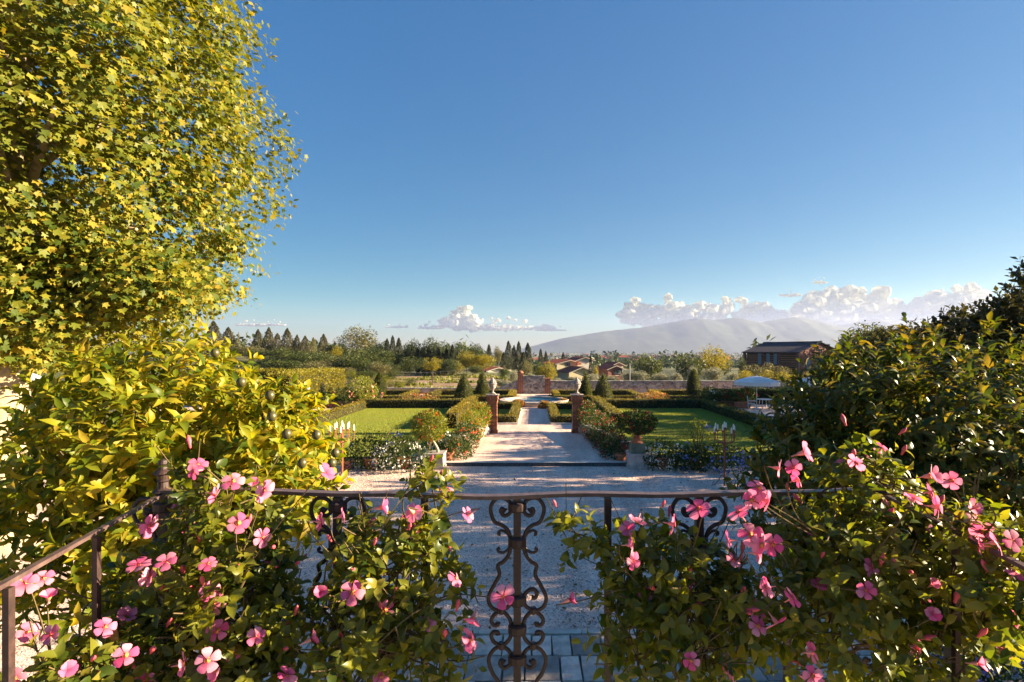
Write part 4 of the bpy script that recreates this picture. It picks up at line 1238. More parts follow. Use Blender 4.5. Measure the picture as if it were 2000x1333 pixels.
# ================================================================ mandevilla vines with pink flowers
def petal_mesh():
    v = []; f = []
    prof = [(0.12, .08, .10), (.35, .26, .06), (.65, .44, .0), (.88, .45, -.05), (1.0, .22, -.10)]
    for x, w, z in prof:
        v += [(x, -w * .8, z - .05), (x, 0.02, z), (x + .02, w, z - .02)]
    for i in range(4):
        a = 3 * i
        f += [(a, a + 3, a + 4, a + 1), (a + 1, a + 4, a + 5, a + 2)]
    return np.array(v) , np.array(f)
def petal_tint(m):
    nt = m.node_tree
    tc = N(nt, 'ShaderNodeTexCoord'); sx = N(nt, 'ShaderNodeSeparateXYZ'); nt.links.new(tc.outputs['Object'], sx.inputs[0])
    mr = N(nt, 'ShaderNodeMapRange'); mr.inputs['From Min'].default_value = .15; mr.inputs['From Max'].default_value = .62; mr.inputs['To Min'].default_value = .8; mr.inputs['To Max'].default_value = 0
    nt.links.new(sx.outputs[0], mr.inputs['Value'])
    wv = N(nt, 'ShaderNodeTexNoise'); wv.inputs['Scale'].default_value = 9; nt.links.new(tc.outputs['Object'], wv.inputs['Vector'])
    for l in list(nt.links):
        if l.from_node.type == 'VALTORGB':
            mx = N(nt, 'ShaderNodeMix', data_type='RGBA'); nt.links.new(mr.outputs[0], mx.inputs[0])
            hv = N(nt, 'ShaderNodeHueSaturation'); v2 = N(nt, 'ShaderNodeMapRange'); v2.inputs['To Min'].default_value = .75; v2.inputs['To Max'].default_value = 1.25
            nt.links.new(wv.outputs['Fac'], v2.inputs['Value']); nt.links.new(v2.outputs[0], hv.inputs['Value']); nt.links.new(l.from_socket, hv.inputs['Color'])
            nt.links.new(hv.outputs[0], mx.inputs[6]); mx.inputs[7].default_value = (.55, .05, .14, 1)
            to = l.to_socket; nt.links.new(mx.outputs[2], to)
    return m
M_petal = leaf_mat('pink petal', [(.68, .09, .27), (.78, .22, .40), (.85, .40, .52), (.72, .13, .33)], (1.15, .75, .9), rough=.6, tmix=.45, spec=.15)
M_throat = surf('flower throat', (.75, .22, .08), (.80, .36, .06), scale=20, bump=0, rough=.6)
M_tube = surf('flower tube', (.62, .16, .14), (.74, .34, .26), scale=12, bump=0, rough=.6)
M_bud = surf('pink bud', (.55, .05, .09), (.70, .14, .16), scale=12, bump=0, rough=.5)
petal_tint(M_petal)
pv_, pf_ = petal_mesh()
petal_me = np_mesh('petal', pv_, [pf_], M_petal, smooth=True)
_b = MB(); _b.lathe([(.004, -1.0), (.05, -.95), (.06, -.55), (.16, -.35), (.20, -.08), (.24, .08)], n=9, caps=False); tube_me = _b.mesh('flower', M_tube, smooth=True)
_b = MB(); _b.lathe([(.27, .075), (.16, .04), (.04, -.03)], n=9, caps=True); throat_me = _b.mesh('throat', M_throat, smooth=True)
_b = MB(); _b.lathe([(.0, 0), (.08, .06), (.10, .3), (.17, .55), (.15, .72), (.07, .92), (.0, 1.0)], n=7); bud_me = _b.mesh('bud', M_bud, smooth=True)
def flower(root, P, dirn, r):
    q = Vector(dirn).to_track_quat('Z', 'Y')
    m4 = Matrix.Translation(Vector(P) - root.location) @ q.to_matrix().to_4x4() @ Matrix.Rotation(random.uniform(0, 6.28), 4, 'Z') @ Matrix.Scale(r, 4)
    f = inst('flower', tube_me, root, mat4=m4)
    open_ = random.uniform(-.15, .28) if random.random() < .8 else random.uniform(.5, 1.0)
    for k in range(5):
        pm = Matrix.Rotation(k * 1.2566 + random.uniform(-.08, .08), 4, 'Z') @ Matrix.Rotation(-open_ + random.uniform(-.14, .14), 4, 'Y') @ Matrix.Rotation(random.uniform(-.12, .22), 4, 'X') @ Matrix.Scale(random.uniform(.92, 1.08), 4)
        inst('petal', petal_me, f, mat4=pm)
    inst('throat', throat_me, f)
    return f
def mandevilla(label, root, blobs, flowers, n_bud, dens=1.0, lat=.0):
    t = thing('mandevilla', label, 'flowering vine', root, 'flowering vines along the railing')
    o = np.array(root)
    Bs = []; Ds = []; Cs = []
    for (px, py, rx, ry, Y) in blobs:
        c = PT(px, py, Y); rx = max(16, rx - 38); ry = max(20, ry - 38); r = (rx / 1000 * Y, min(.2, (rx + ry) / 2 / 1000 * Y), ry / 1000 * Y)
        n = int(rx * ry / 64 * dens) + 7
        b, dd = in_blob(n, c, r, .15, 1.0)
        pass
        b += np.stack([noise3(b, 9, 1), noise3(b, 9, 2), noise3(b, 9, 3)], 1) * .035
        keep = b[:, 1] > .95
        Bs.append(b[keep]); Ds.append((dd * .8 + rng.normal(0, .45, dd.shape) + np.array([0, -.12, .45]))[keep]); Cs.append(c)
    B = np.concatenate(Bs); D = np.concatenate(Ds)
    P_, D_, N_, s_ = shoots(B, D, rng.uniform(.05, .14, len(B)), 6, .95, (.034, .060), .2)
    leafy(t, P_, D_, N_, s_, T_OVATE, G_mand, bulk_t=T_OVATE_S)
    vs = MB()
    for j in rng.choice(len(B), min(len(B), 90), replace=False):
        e = Vector(B[j] - o)
        near = np.where((B[:, 2] < B[j][2] - .05) & (np.abs(B - B[j]).max(1) < .3))[0]
        s0 = Vector(B[rng.choice(near)] - o) if len(near) else Vector((max(-.25, min(.25, e.x)), 0, .04))
        m1 = s0.lerp(e, .55) + Vector((random.uniform(-.08, .08), random.uniform(-.06, .06), .05))
        vs.tube(spline([s0, m1, e], 5), .0032, 4, caps=False)
    # short flowering tips that stick out
    for j in rng.choice(len(B), min(len(B), 60), replace=False):
        a = Vector(B[j] - o); dv = Vector(D[j]).normalized()
        vs.tube(spline([a, a + dv * .07, a + dv * .15 + Vector((0, 0, .02))], 4), .0022, 4, caps=False)
    vs.build('vine_stem', G_twig, t, kind='stuff')
    for (px, py, fac) in flowers:
        Yb = np.average([b[4] for b in blobs], weights=[1 / (((px - b[0]) / b[2]) ** 2 + ((py - b[1]) / b[3]) ** 2 + .05) for b in blobs])
        Yf = Yb - random.uniform(.13, .25)
        Pf = PT(px, py, Yf)
        tocam = (Vector((0, 0, EYE)) - Pf).normalized()
        if fac: dv = tocam + Vector((random.uniform(-.25, .25), 0, random.uniform(-.1, .3)))
        else: dv = tocam * random.uniform(-.25, .55) + Vector((random.uniform(-.5, 1.0), random.uniform(-.4, .4), random.uniform(-.3, .6)))
        dv.normalize()
        f = flower(t, Pf, dv, random.uniform(.028, .041) * Yf / 1.75)
        # stalk back into the plant
        bk = Pf - dv * .045; tgt = Vector(B[np.argmin(((B - np.array(bk)) ** 2).sum(1))])
        MB().tube(spline([bk - t.location, (bk.lerp(tgt, .5) - dv * .03) - t.location, tgt - t.location], 4), .0022, 4, caps=False).build('stalk', G_twig, t)
    # further blooms half hidden among the leaves
    for j in rng.choice(len(B), n_bud // 2, replace=False):
        a = Vector(B[j]); dv = (Vector(D[j]).normalized() + Vector((.3, -.45, .15))).normalized()
        flower(t, a + dv * .09, dv, random.uniform(.026, .036))
    for j in rng.choice(len(B), n_bud, replace=False):
        a = Vector(B[j] - o); dv = (Vector(D[j]).normalized() + Vector((.1, -.2, .7))).normalized()
        q = dv.to_track_quat('Z', 'Y')
        inst('bud', bud_me, t, mat4=Matrix.Translation(a + dv * .12) @ q.to_matrix().to_4x4() @ Matrix.Scale(random.uniform(.035, .06), 4))
    return t
mandevilla('spreading pink mandevilla at the railing corner with the finial', (-1.15, 1.85, FZ),
    [(430, 1010, 110, 85, 1.97), (340, 1150, 150, 105, 1.9), (470, 1190, 120, 160, 1.86), (240, 1285, 130, 90, 1.72), (545, 1060, 50, 80, 2.02), (420, 1310, 170, 80, 1.75), (560, 1250, 70, 120, 1.9), (110, 1310, 90, 40, 1.55), (390, 945, 40, 40, 1.97)],
    [(380, 920, 0), (420, 965, 0), (455, 940, 0), (515, 958, 0), (465, 1022, 1), (512, 1050, 0), (290, 1027, 0), (325, 1098, 0), (290, 1125, 0), (410, 1155, 1), (50, 1140, 1), (85, 1130, 0), (95, 1168, 0), (55, 1235, 1), (100, 1240, 0), (205, 1225, 0), (245, 1280, 1), (130, 1310, 0), (425, 1232, 1), (500, 1243, 0), (405, 1290, 1), (420, 1310, 0), (358, 1298, 0), (560, 1320, 0), (30, 1325, 0), (635, 925, 0)], 34)
mandevilla('upright pink mandevilla with a tall leafy tip between two balusters', (-.5, 1.9, FZ),
    [(760, 1110, 140, 120, 1.97), (745, 1260, 140, 115, 1.88), (850, 1020, 40, 95, 2.02), (832, 945, 20, 40, 2.04), (890, 1150, 45, 55, 1.97), (870, 1270, 55, 80, 1.9), (650, 1180, 50, 70, 1.95)],
    [(625, 1020, 0), (668, 1008, 0), (743, 992, 0), (805, 1000, 0), (915, 1005, 0), (627, 1158, 1), (688, 1157, 1), (925, 1205, 0), (918, 1250, 0), (745, 1322, 1), (605, 1250, 0), (890, 1130, 0), (983, 1165, 1)], 20)
mandevilla('dark bushy mandevilla right of the centre baluster with few pink flowers', (.55, 1.9, FZ),
    [(1320, 1130, 165, 95, 1.95), (1300, 1250, 145, 105, 1.86), (1160, 1070, 50, 34, 2.02), (1110, 1050, 34, 20, 2.04), (1440, 1220, 80, 130, 1.9), (1250, 1055, 70, 40, 1.99), (1240, 1150, 60, 70, 1.95)],
    [(1245, 1020, 0), (1235, 1065, 0), (1235, 1095, 0), (1365, 995, 0), (1422, 1056, 0), (1350, 1290, 1), (1315, 1025, 0), (1110, 1172, 0)], 18)
mandevilla('large sunlit pink mandevilla covering the right end of the railing', (1.3, 1.85, FZ),
    [(1680, 955, 105, 75, 1.98), (1700, 1070, 200, 120, 1.92), (1870, 1100, 125, 130, 1.86), (1640, 1220, 165, 130, 1.8), (1870, 1270, 120, 80, 1.72), (1900, 1030, 55, 55, 1.92), (1690, 890, 30, 40, 2.0), (1950, 1180, 75, 90, 1.75), (1930, 1075, 80, 70, 1.62), (1990, 1150, 80, 90, 1.5)],
    [(1520, 915, 0), (1550, 913, 1), (1568, 885, 0), (1558, 937, 0), (1674, 904, 0), (1815, 930, 0), (1858, 939, 1), (1482, 953, 0), (1469, 977, 0), (1498, 979, 0), (1443, 1002, 0), (1467, 1046, 1), (1487, 1064, 0), (1509, 1064, 1), (1480, 1082, 0), (1784, 975, 0), (1822, 962, 0), (1831, 991, 0), (1904, 991, 0), (1907, 1009, 0), (1918, 1038, 0), (1914, 1067, 0), (1947, 1060, 0), (1976, 1056, 0), (1990, 1080, 0), (1983, 1118, 0), (1692, 1154, 1), (1822, 1201, 1), (1498, 1147, 0), (1547, 1169, 0), (1516, 1216, 0), (1583, 1274, 0), (1588, 1321, 0), (1793, 1267, 0), (1907, 1296, 0), (1958, 1183, 0), (1980, 1234, 0), (1820, 1143, 0)], 34)

# ================================================================ clipped hedges and cones
def surf_leaves_box(x0, x1, y0, y1, z0, h, n, r=rng):
    w, d = x1 - x0, y1 - y0
    A = np.array([w * d, w * h, w * h, d * h, d * h]); A[0] *= 1.3
    k = r.choice(5, n, p=A / A.sum()); a = r.random(n); b = r.random(n)
    P = np.zeros((n, 3)); Nn = np.zeros((n, 3))
    P[:, 0] = np.where(k == 3, x0, np.where(k == 4, x1, x0 + a * w)); P[:, 1] = np.where(k == 1, y0, np.where(k == 2, y1, y0 + np.where(k > 2, a, b) * d))
    P[:, 2] = z0 + np.where(k == 0, h, b * h)
    P[:, 1] = np.where(k == 0, y0 + b * d, P[:, 1])
    for i, v in enumerate([(0, 0, 1), (0, -1, 0), (0, 1, 0), (-1, 0, 0), (1, 0, 0)]): Nn[k == i] = v
    return P, Nn
def hedge(label, x0, x1, y0, y1, h, mat=None, dens=290, z0=.06, ls=(.05, .095), group='clipped box hedges', jit=.02):
    mat = mat or G_box
    x0, x1 = sorted((x0, x1))
    c = ((x0 + x1) / 2, (y0 + y1) / 2, z0)
    t = thing('box_hedge', label, 'hedge', c, group)
    MB().box((0, 0, h / 2 - .02), (x1 - x0 - .08, y1 - y0 - .08, h - .05)).build('inner_twigs', G_core, t)
    area = (x1 - x0) * (y1 - y0) + 2 * h * (x1 - x0 + y1 - y0)
    n = int(area * dens)
    P, Nn = surf_leaves_box(x0 - c[0], x1 - c[0], y0 - c[1], y1 - c[1], 0, h, n)
    P += Nn * (rng.uniform(-.05, .035, (n, 1)) + .045 * noise3(P, 2.2, 1)[:, None] + .03 * noise3(P, 6, 2)[:, None]) + rng.normal(0, jit, (n, 3))
    D = Nn * .9 + rng.normal(0, .7, (n, 3)); D[:, 2] += .25
    inst('foliage', leaves_mesh('foliage', P, D, unit(n), rng.uniform(*ls, n), T_QUAD, mat), t, kind='stuff')
    return t
for sx, nm in ((-1, 'left'), (1, 'right')):
    hedge(f'low box hedge closing the far side of the {nm} lawn', sx * 4.5, sx * 12.6, 37.5, 38.2, .62)
    hedge(f'clipped hedge along the {nm} lawn behind the red flowers', sx * 4.15, sx * 4.75, 27.6, 37.4, .85, G_box_lit if sx < 0 else G_box)
    if sx < 0: hedge('sunlit box hedge along the outer side of the left lawn', -12.25, -12.85, 22, 38.2, .5, G_box_lit)
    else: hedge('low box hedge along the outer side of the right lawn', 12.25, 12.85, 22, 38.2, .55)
    # small framed beds each side of the walk
    g = f'low box hedge frame of the small bed {nm} of the walk'
    hedge(f'front edge of the small box bed {nm} of the walk', sx * 1.0, sx * 4.05, 29.3, 29.75, .48, group=g)
    hedge(f'inner edge of the small box bed {nm} of the walk', sx * 1.0, sx * 1.45, 29.78, 36.6, .48, group=g)
    hedge(f'far edge of the small box bed {nm} of the walk', sx * 1.0, sx * 4.05, 36.63, 37.05, .48, group=g)
    ed = thing('stone_edging', f'pale stone edging around the small box bed {nm} of the walk', 'edging', (sx * .95, 29.2, .06))
    MB().box((sx * 1.55, 0, .05), (3.1, .12, .14)).build('edging_stone', M_kerb, ed)
    y = .1
    while y < 7.6:
        MB().box((0, 0, .05), (.12, .94, .14), jit=.004).build('edging_stone', M_kerb, ed, (sx * -.0, y + .47, 0)); y += .96
    # far parterre
    g = f'box hedge frame of the far bed {nm} of the pool'
    for X0, X1, q in ((1.7, 9.2, 'inner'), (10.8, 16.8, 'outer')):
        hedge(f'near edge of the {q} far box bed {nm} of the pool', sx * X0, sx * X1, 42.1, 42.6, .5, group=g + q)
        hedge(f'back edge of the {q} far box bed {nm} of the pool', sx * X0, sx * X1, 48.2, 48.7, .5, group=g + q)
        hedge(f'walk side edge of the {q} far box bed {nm} of the pool', sx * X0, sx * (X0 + .5), 42.63, 48.17, .5, G_box_lit, group=g + q)
        hedge(f'outer side edge of the {q} far box bed {nm} of the pool', sx * (X1 - .5), sx * X1, 42.63, 48.17, .5, group=g + q)
def topiary(px, Y, top, hw, label, shape='cone', mat=None, z0=.06, nleaf=5200):
    X = (px - 1043) / 1000 * Y; H = EYE - (top - 685) / 1000 * Y - z0; R = hw / 1000 * Y
    t = thing('topiary', label, 'topiary', (X, Y, z0), 'clipped topiary cones')
    f = (lambda u: (1 - u) ** .85 * (1 - .12 * (1 - u) ** 6) + .02) if shape == 'cone' else (lambda u: (1 - u ** 2.4) ** .75 * (.62 + .38 * min(1, u * 3.2)))
    pr = [(max(.005, R * f(i / 12) - .06), H * i / 12 * .98) for i in range(13)]
    MB().lathe(pr, n=14).build('inner_twigs', G_core, t)
    n = nleaf; u = 1 - np.sqrt(rng.random(n)) if shape == 'cone' else rng.random(n)
    a = rng.uniform(0, 6.283, n)
    ff = np.array([f(x) for x in u]) * R
    nrm = np.stack([np.cos(a), np.sin(a), np.full(n, .35)], 1)
    P = np.stack([np.cos(a) * ff, np.sin(a) * ff, u * H], 1)
    P += nrm * (rng.uniform(-.06, .03, (n, 1)) + .035 * noise3(P, 4, 3)[:, None])
    D = nrm * .6 + rng.normal(0, .5, (n, 3)); D[:, 2] += .5
    inst('foliage', leaves_mesh('foliage', P, D, unit(n), rng.uniform(.05, .10, n), T_QUAD, mat or G_cone), t, kind='stuff')
topiary(906, 41.3, 728, 23, 'nearer clipped cone left of the left pillar')
topiary(942, 43.5, 722, 16.5, 'farther clipped cone next to the left pillar urn')
topiary(1178, 41.3, 727, 23, 'nearer clipped cone right of the right pillar')
topiary(1144, 43.5, 724, 15, 'farther clipped cone just right of the right pillar urn')
topiary(742, 46.5, 728, 12.5, 'egg shaped clipped yew at the far left bed', 'egg')
topiary(1355, 43.0, 722, 14, 'egg shaped clipped yew before the stone wall at right', 'egg')

hedge('dark shaded hedge behind the white table and chairs', 13.6, 27, 40.2, 41.2, 1.1, G_shrub, ls=(.06, .12), dens=300, group='shaded hedges')
# ================================================================ flowering shrubs
def mound(name, label, cat, px, py, w, h, Y, mat, n=2200, fl=None, nf=0, fs=(.05, .08), group=None, zc=None, ls=(.05, .10), dy=None, tmpl=T_QUAD, up=.35, flo=.82, side=None):
    """leafy mound: px,py of its middle, w,h in survey pixels"""
    c = PT(px, py, Y); r = np.array([w / 2000 * Y, dy or (w / 2000 * Y * .8), h / 2000 * Y])
    z0 = max(0.02, c.z - r[2])
    t = thing(name, label, cat, (c.x, Y, z0), group)
    o = np.array(t.location); cc = np.array(c)
    d = unit(n); q = np.where(rng.random(n) < .7, rng.uniform(.8, 1.03, n), rng.uniform(.3, .8, n))
    q = q * (1 + .10 * noise3(d, 4, int(px)) + .06 * noise3(d, 9, int(py)))
    P = cc + d * q[:, None] * r - o
    ok = P[:, 2] > -.02; P = P[ok]; d = d[ok]; n = len(P)
    D = d * .6 + rng.normal(0, .6, (n, 3)); D[:, 2] += up
    inst('foliage', leaves_mesh('foliage', P, D, unit(n) + d * .5, rng.uniform(*ls, n), tmpl, mat), t, kind='stuff')
    b = MB()
    for k in range(5):
        a = k * 1.2566; b.tube([(0, 0, max(-z0, -.35)), (r[0] * .35 * math.cos(a), r[1] * .35 * math.sin(a), r[2] * .9), (r[0] * .55 * math.cos(a), r[1] * .55 * math.sin(a), r[2] * 1.5)], [.02, .014, .006], 5)
    b.build('stem', G_bark_d, t, kind='stuff')
    if fl:
        for m_, k in (fl if isinstance(fl, list) else [(fl, nf)]):
            ncl = max(4, k // 5)
            dc = unit(ncl); dc[:, 1] = -np.abs(dc[:, 1]) * .9
            if side == 'top': dc[:, 2] = np.abs(dc[:, 2])
            d = np.repeat(dc, 5, 0) + rng.normal(0, .10, (ncl * 5, 3)); d /= np.linalg.norm(d, axis=1, keepdims=True)
            q = rng.uniform(flo, 1.1, len(d))
            P = cc + d * q[:, None] * r - o
            ok = P[:, 2] > 0; P = P[ok]; d = d[ok]
            inst('blossom', leaves_mesh('blossom', P, unit(len(P)) , d + rng.normal(0, .5, d.shape), rng.uniform(*fs, len(P)), T_FLOW, m_), t, kind='stuff')
    return t
_v = [(0, 0, 0.1)] + [(.5 * math.cos(a), .5 * math.sin(a), -.05) for a in np.arange(0, 6.28, 1.2566)]
T_FLOW = _t(_v, [(0, i, i % 5 + 1) for i in range(1, 6)])
F_white = leaf_mat('white blossom', [(.74, .70, .64), (.82, .80, .76)], (1, .98, .9), tmix=.3)
F_blue = leaf_mat('blue blossom', [(.14, .19, .58), (.26, .32, .70)], (1, 1, 1.1), tmix=.3)
F_red = leaf_mat('red blossom', [(.50, .03, .015), (.62, .07, .02), (.66, .14, .04)], (1.2, .8, .6), tmix=.35)
F_dred = leaf_mat('dark red blossom', [(.36, .02, .02), (.52, .05, .03)], (1.2, .7, .6), tmix=.3)
F_rose = leaf_mat('pink red rose', [(.62, .08, .06), (.70, .25, .18), (.75, .5, .4)], (1.1, .9, .8), tmix=.3)
F_magenta = leaf_mat('magenta blossom', [(.55, .04, .16), (.66, .2, .32)], (1.1, .8, .9), tmix=.3)
gR = 'flowering shrubs beside the step'
mound('white_rose_bush', 'white rose bush spilling over its pot left of the step', 'rose bush', 785, 893, 120, 66, 18.6, G_shrub, 2400, F_white, 260, (.05, .09), gR)
mound('white_rose_bush', 'smaller white rose bush behind the left pedestal', 'rose bush', 868, 870, 50, 50, 19.9, G_shrub, 1300, F_white, 30, (.05, .09), gR)
mound('plumbago', 'blue flowering shrub left of the white roses by the left lawn', 'shrub', 715, 888, 110, 58, 18.7, G_shrub, 2400, F_blue, 50, (.05, .08), gR)
mound('plumbago', 'sparse tall blue flowering stems at the edge of the left lawn', 'shrub', 742, 858, 130, 34, 19.3, G_shrub_l, 500, F_blue, 40, (.05, .08), gR)
mound('white_rose_bush', 'white rose bush beside the right pedestal', 'rose bush', 1298, 896, 92, 68, 18.7, G_shrub, 2400, F_white, 280, (.05, .10), gR)
mound('plumbago', 'blue flowering shrub behind the right candelabrum', 'shrub', 1400, 898, 120, 58, 18.6, G_shrub, 2400, F_blue, 170, (.06, .10), gR)
mound('plumbago', 'blue flowering shrub between white roses and right candelabrum', 'shrub', 1352, 900, 70, 54, 18.4, G_shrub, 1600, F_blue, 40, (.06, .09), gR)
mound('leafy_shrub', 'thin upright shrub rising against the right lawn', 'shrub', 1362, 850, 56, 60, 19.3, G_shrub_l, 420, F_blue, 14, (.06, .09), gR, up=.9)
gG = 'red flowered mounds along the walk'
for a in [
    (894, 886, 56, 62, 20.4, G_shrub, F_red, 'dark lower red flowered mound left of the walk nearest the step'),
    (910, 856, 54, 60, 22.0, G_shrub, F_red, 'middle red flowered mound left of the walk'),
    (922, 834, 50, 58, 23.8, G_shrub_l, F_red, 'sunlit orange flowered mound left of the walk'),  # sunlit mounds take the lighter leaf, sunlight put into the colour
    (938, 812, 44, 50, 25.6, G_shrub_l, F_red, 'sunlit orange flowered mound touching the left pillar'),
    (1204, 884, 64, 70, 20.4, G_shrub, F_dred, 'dark red flowered mound right of the walk nearest the step'),
    (1186, 858, 66, 68, 22.0, G_shrub, F_dred, 'second dark red flowered mound right of the walk'),
    (1168, 836, 64, 64, 23.8, G_shrub, F_dred, 'third dark red flowered mound right of the walk'),
    (1148, 810, 40, 54, 25.9, G_shrub, F_dred, 'small dark mound touching the right pillar')]:
    px, py, w, h, Y, m_, f_, lab = a
    mound('flower_mound', lab, 'shrub', px, py, w, h, Y, m_, 2800, f_, 105 if f_ is F_red else 150, (.045, .075), gG, dy=1.0)
# ball-headed flowering trees
def ball_tree(px, py, Y, w, h, z0, lab, mat, fmat, bend):
    c = PT(px, py, Y)
    t = mound('ball_tree', lab, 'topiary', px, py, w, h, Y, mat, 3400, fmat, 70, (.05, .085), 'ball headed flowering trees', ls=(.05, .09))
    zl = t.location.z
    b = MB(); P = spline([(bend, -.15, z0 - zl), (bend * .97, -.15, z0 + .15 - zl), (bend * .5, -.08, z0 + .42 - zl), (bend * .08, 0, c.z - .3 - zl), (0, 0, c.z - zl)], 6)
    b.tube(P, [.06 - .02 * i / (len(P) - 1) for i in range(len(P))], 8); b.build('trunk', G_palebark if bend else G_bark_d, t, smooth=True)
    return t
G_palebark = surf('pale bark', (.30, .23, .17), (.48, .40, .31), scale=8, bump=.3)
ball_tree(838, 832, 19.0, 70, 60, .52, 'ball headed tree with orange red flowers on a bent pale trunk, left', G_shrub_l, F_red, .35)
ball_tree(1245, 826, 19.0, 76, 48, 1.1, 'ball headed tree with dark red flowers above the right pedestal', G_shrub, F_dred, 0)
bt = thing('terracotta_urn', 'small stepped terracotta pot carrying the right ball tree', 'flower pot', (PT(1243, 0, 19).x, 18.85, .9))
MB().lathe([(.22, 0), (.24, .05), (.17, .08), (.15, .16), (.18, .2), (.12, .26), (.10, .3)], n=16).build('pot_body', M_terra, bt)
# roses of the troughs
gT = 'roses in terracotta troughs'
mound('rose_bush', 'dark rose bush with white blooms below the statue', 'rose bush', 598, 784, 60, 34, 38.4, G_shrub, 1500, [(F_white, 26), (F_rose, 24)], 0, (.10, .17), gT, ls=(.08, .16))
mound('rose_bush', 'low dark rose bush in the middle left trough', 'rose bush', 636, 783, 44, 30, 38.2, G_shrub, 1200, [(F_rose, 16)], 0, (.10, .17), gT, ls=(.08, .16))
mound('rose_bush', 'dark rose bush dotted with red blooms left of the pale shrub', 'rose bush', 672, 779, 52, 42, 38.1, G_shrub, 1500, [(F_rose, 36)], 0, (.10, .18), gT, ls=(.08, .16))
mound('rose_bush', 'tall pale leaved rose bush at the left lawn corner', 'rose bush', 706, 767, 62, 62, 38.8, G_shrub_l, 1800, [(F_rose, 8)], 0, (.10, .17), gT, ls=(.1, .2))
mound('rose_bush', 'red rose at the foot of the left egg shaped yew', 'rose bush', 738, 770, 20, 30, 41.5, G_shrub, 500, [(F_rose, 34)], 0, (.12, .2), gT, ls=(.08, .16))
mound('rose_bush', 'shaded bush with light top right of the egg shaped yew', 'rose bush', 1386, 775, 46, 36, 38.4, G_shrub, 1300, [(F_white, 8)], 0, (.10, .17), gT, ls=(.08, .16))
mound('rose_bush', 'shaded bush in the red trough right of the lawn', 'rose bush', 1420, 778, 46, 34, 38.1, G_shrub, 1300, [(F_dred, 6)], 0, (.10, .17), gT, ls=(.08, .16))
mound('rose_bush', 'dark bush with deep red blooms under the near parasol', 'rose bush', 1458, 774, 40, 30, 38.0, G_shrub, 1100, [(F_dred, 36)], 0, (.10, .17), gT, ls=(.08, .16))
gO = 'orange toned shrubs of the far beds'
for a in [(821, 781, 76, 24, 40.6, 'wide orange brown shrub before the far left bed'), (1275, 778, 66, 22, 40.6, 'wide orange brown shrub before the far right bed'),
          (1064, 796, 24, 22, 37.4, 'small orange bush at the near right rim of the pool'), (1012, 789, 22, 12, 37.9, 'small golden bush at the near left rim of the pool'),
          (1100, 787, 18, 14, 40.0, 'reddish bush at the right side of the pool'), (981, 790, 26, 14, 40.4, 'reddish bush at the left side of the pool behind the pillar'),
          (1076, 780, 16, 14, 45.0, 'small reddish bush behind the pool at right'), (1008, 781, 20, 12, 45.0, 'small reddish bush behind the pool at left')]:
    mound('orange_shrub', a[5], 'shrub', *a[:5], G_orange, 1300, [(F_red, 14)], 0, (.06, .12), gO, ls=(.08, .17), up=.8)
mound('flower_bush', 'bush with magenta blossom behind the plane tree trunk', 'shrub', 92, 772, 90, 42, 21, G_orange, 1800, [(F_magenta, 90)], 0, (.06, .11), ls=(.05, .1))
mound('flower_bush', 'low dark shrub on the gravel behind the plane tree', 'shrub', 100, 815, 110, 50, 20, G_shrub, 1800, [(F_magenta, 20)], 0, (.05, .09), ls=(.05, .1))
F_lav = leaf_mat('lavender blossom', [(.20, .16, .52), (.32, .26, .66)], (1, 1, 1.1), tmix=.3)
mound('lavender_bush', 'low lavender bush on the ground beyond the right end of the railing', 'shrub', 1930, 1285, 250, 120, 6.6, G_shrub, 2200, F_lav, 420, (.025, .045), ls=(.04, .08), side='top')
# tall clipped yellow hedge behind the statue, dark little tree before it
def tall_hedge(label, x0, x1, y0, y1, h, mat, z0=.05, n=9000, ls=(.1, .2)):
    return hedge(label, x0, x1, y0, y1, h, mat, dens=n / ((x1 - x0) * (y1 - y0) + 2 * h * (x1 - x0 + y1 - y0)), z0=z0, ls=ls, group='tall clipped hedges', jit=.10)
tall_hedge('tall bright yellow green hedge behind the marble statue', -20.2, -18.5, 38.8, 50.0, 2.3, G_yellow, n=16000)
tall_hedge('tall yellow green hedge stepping down behind the citrus tree', -31, -20.5, 50.6, 52, 2.2, G_yellow)
topiary(630, 42.0, 743, 8.5, 'little dark conifer in front of the bright yellow hedge', 'cone', G_cyp, nleaf=1500)

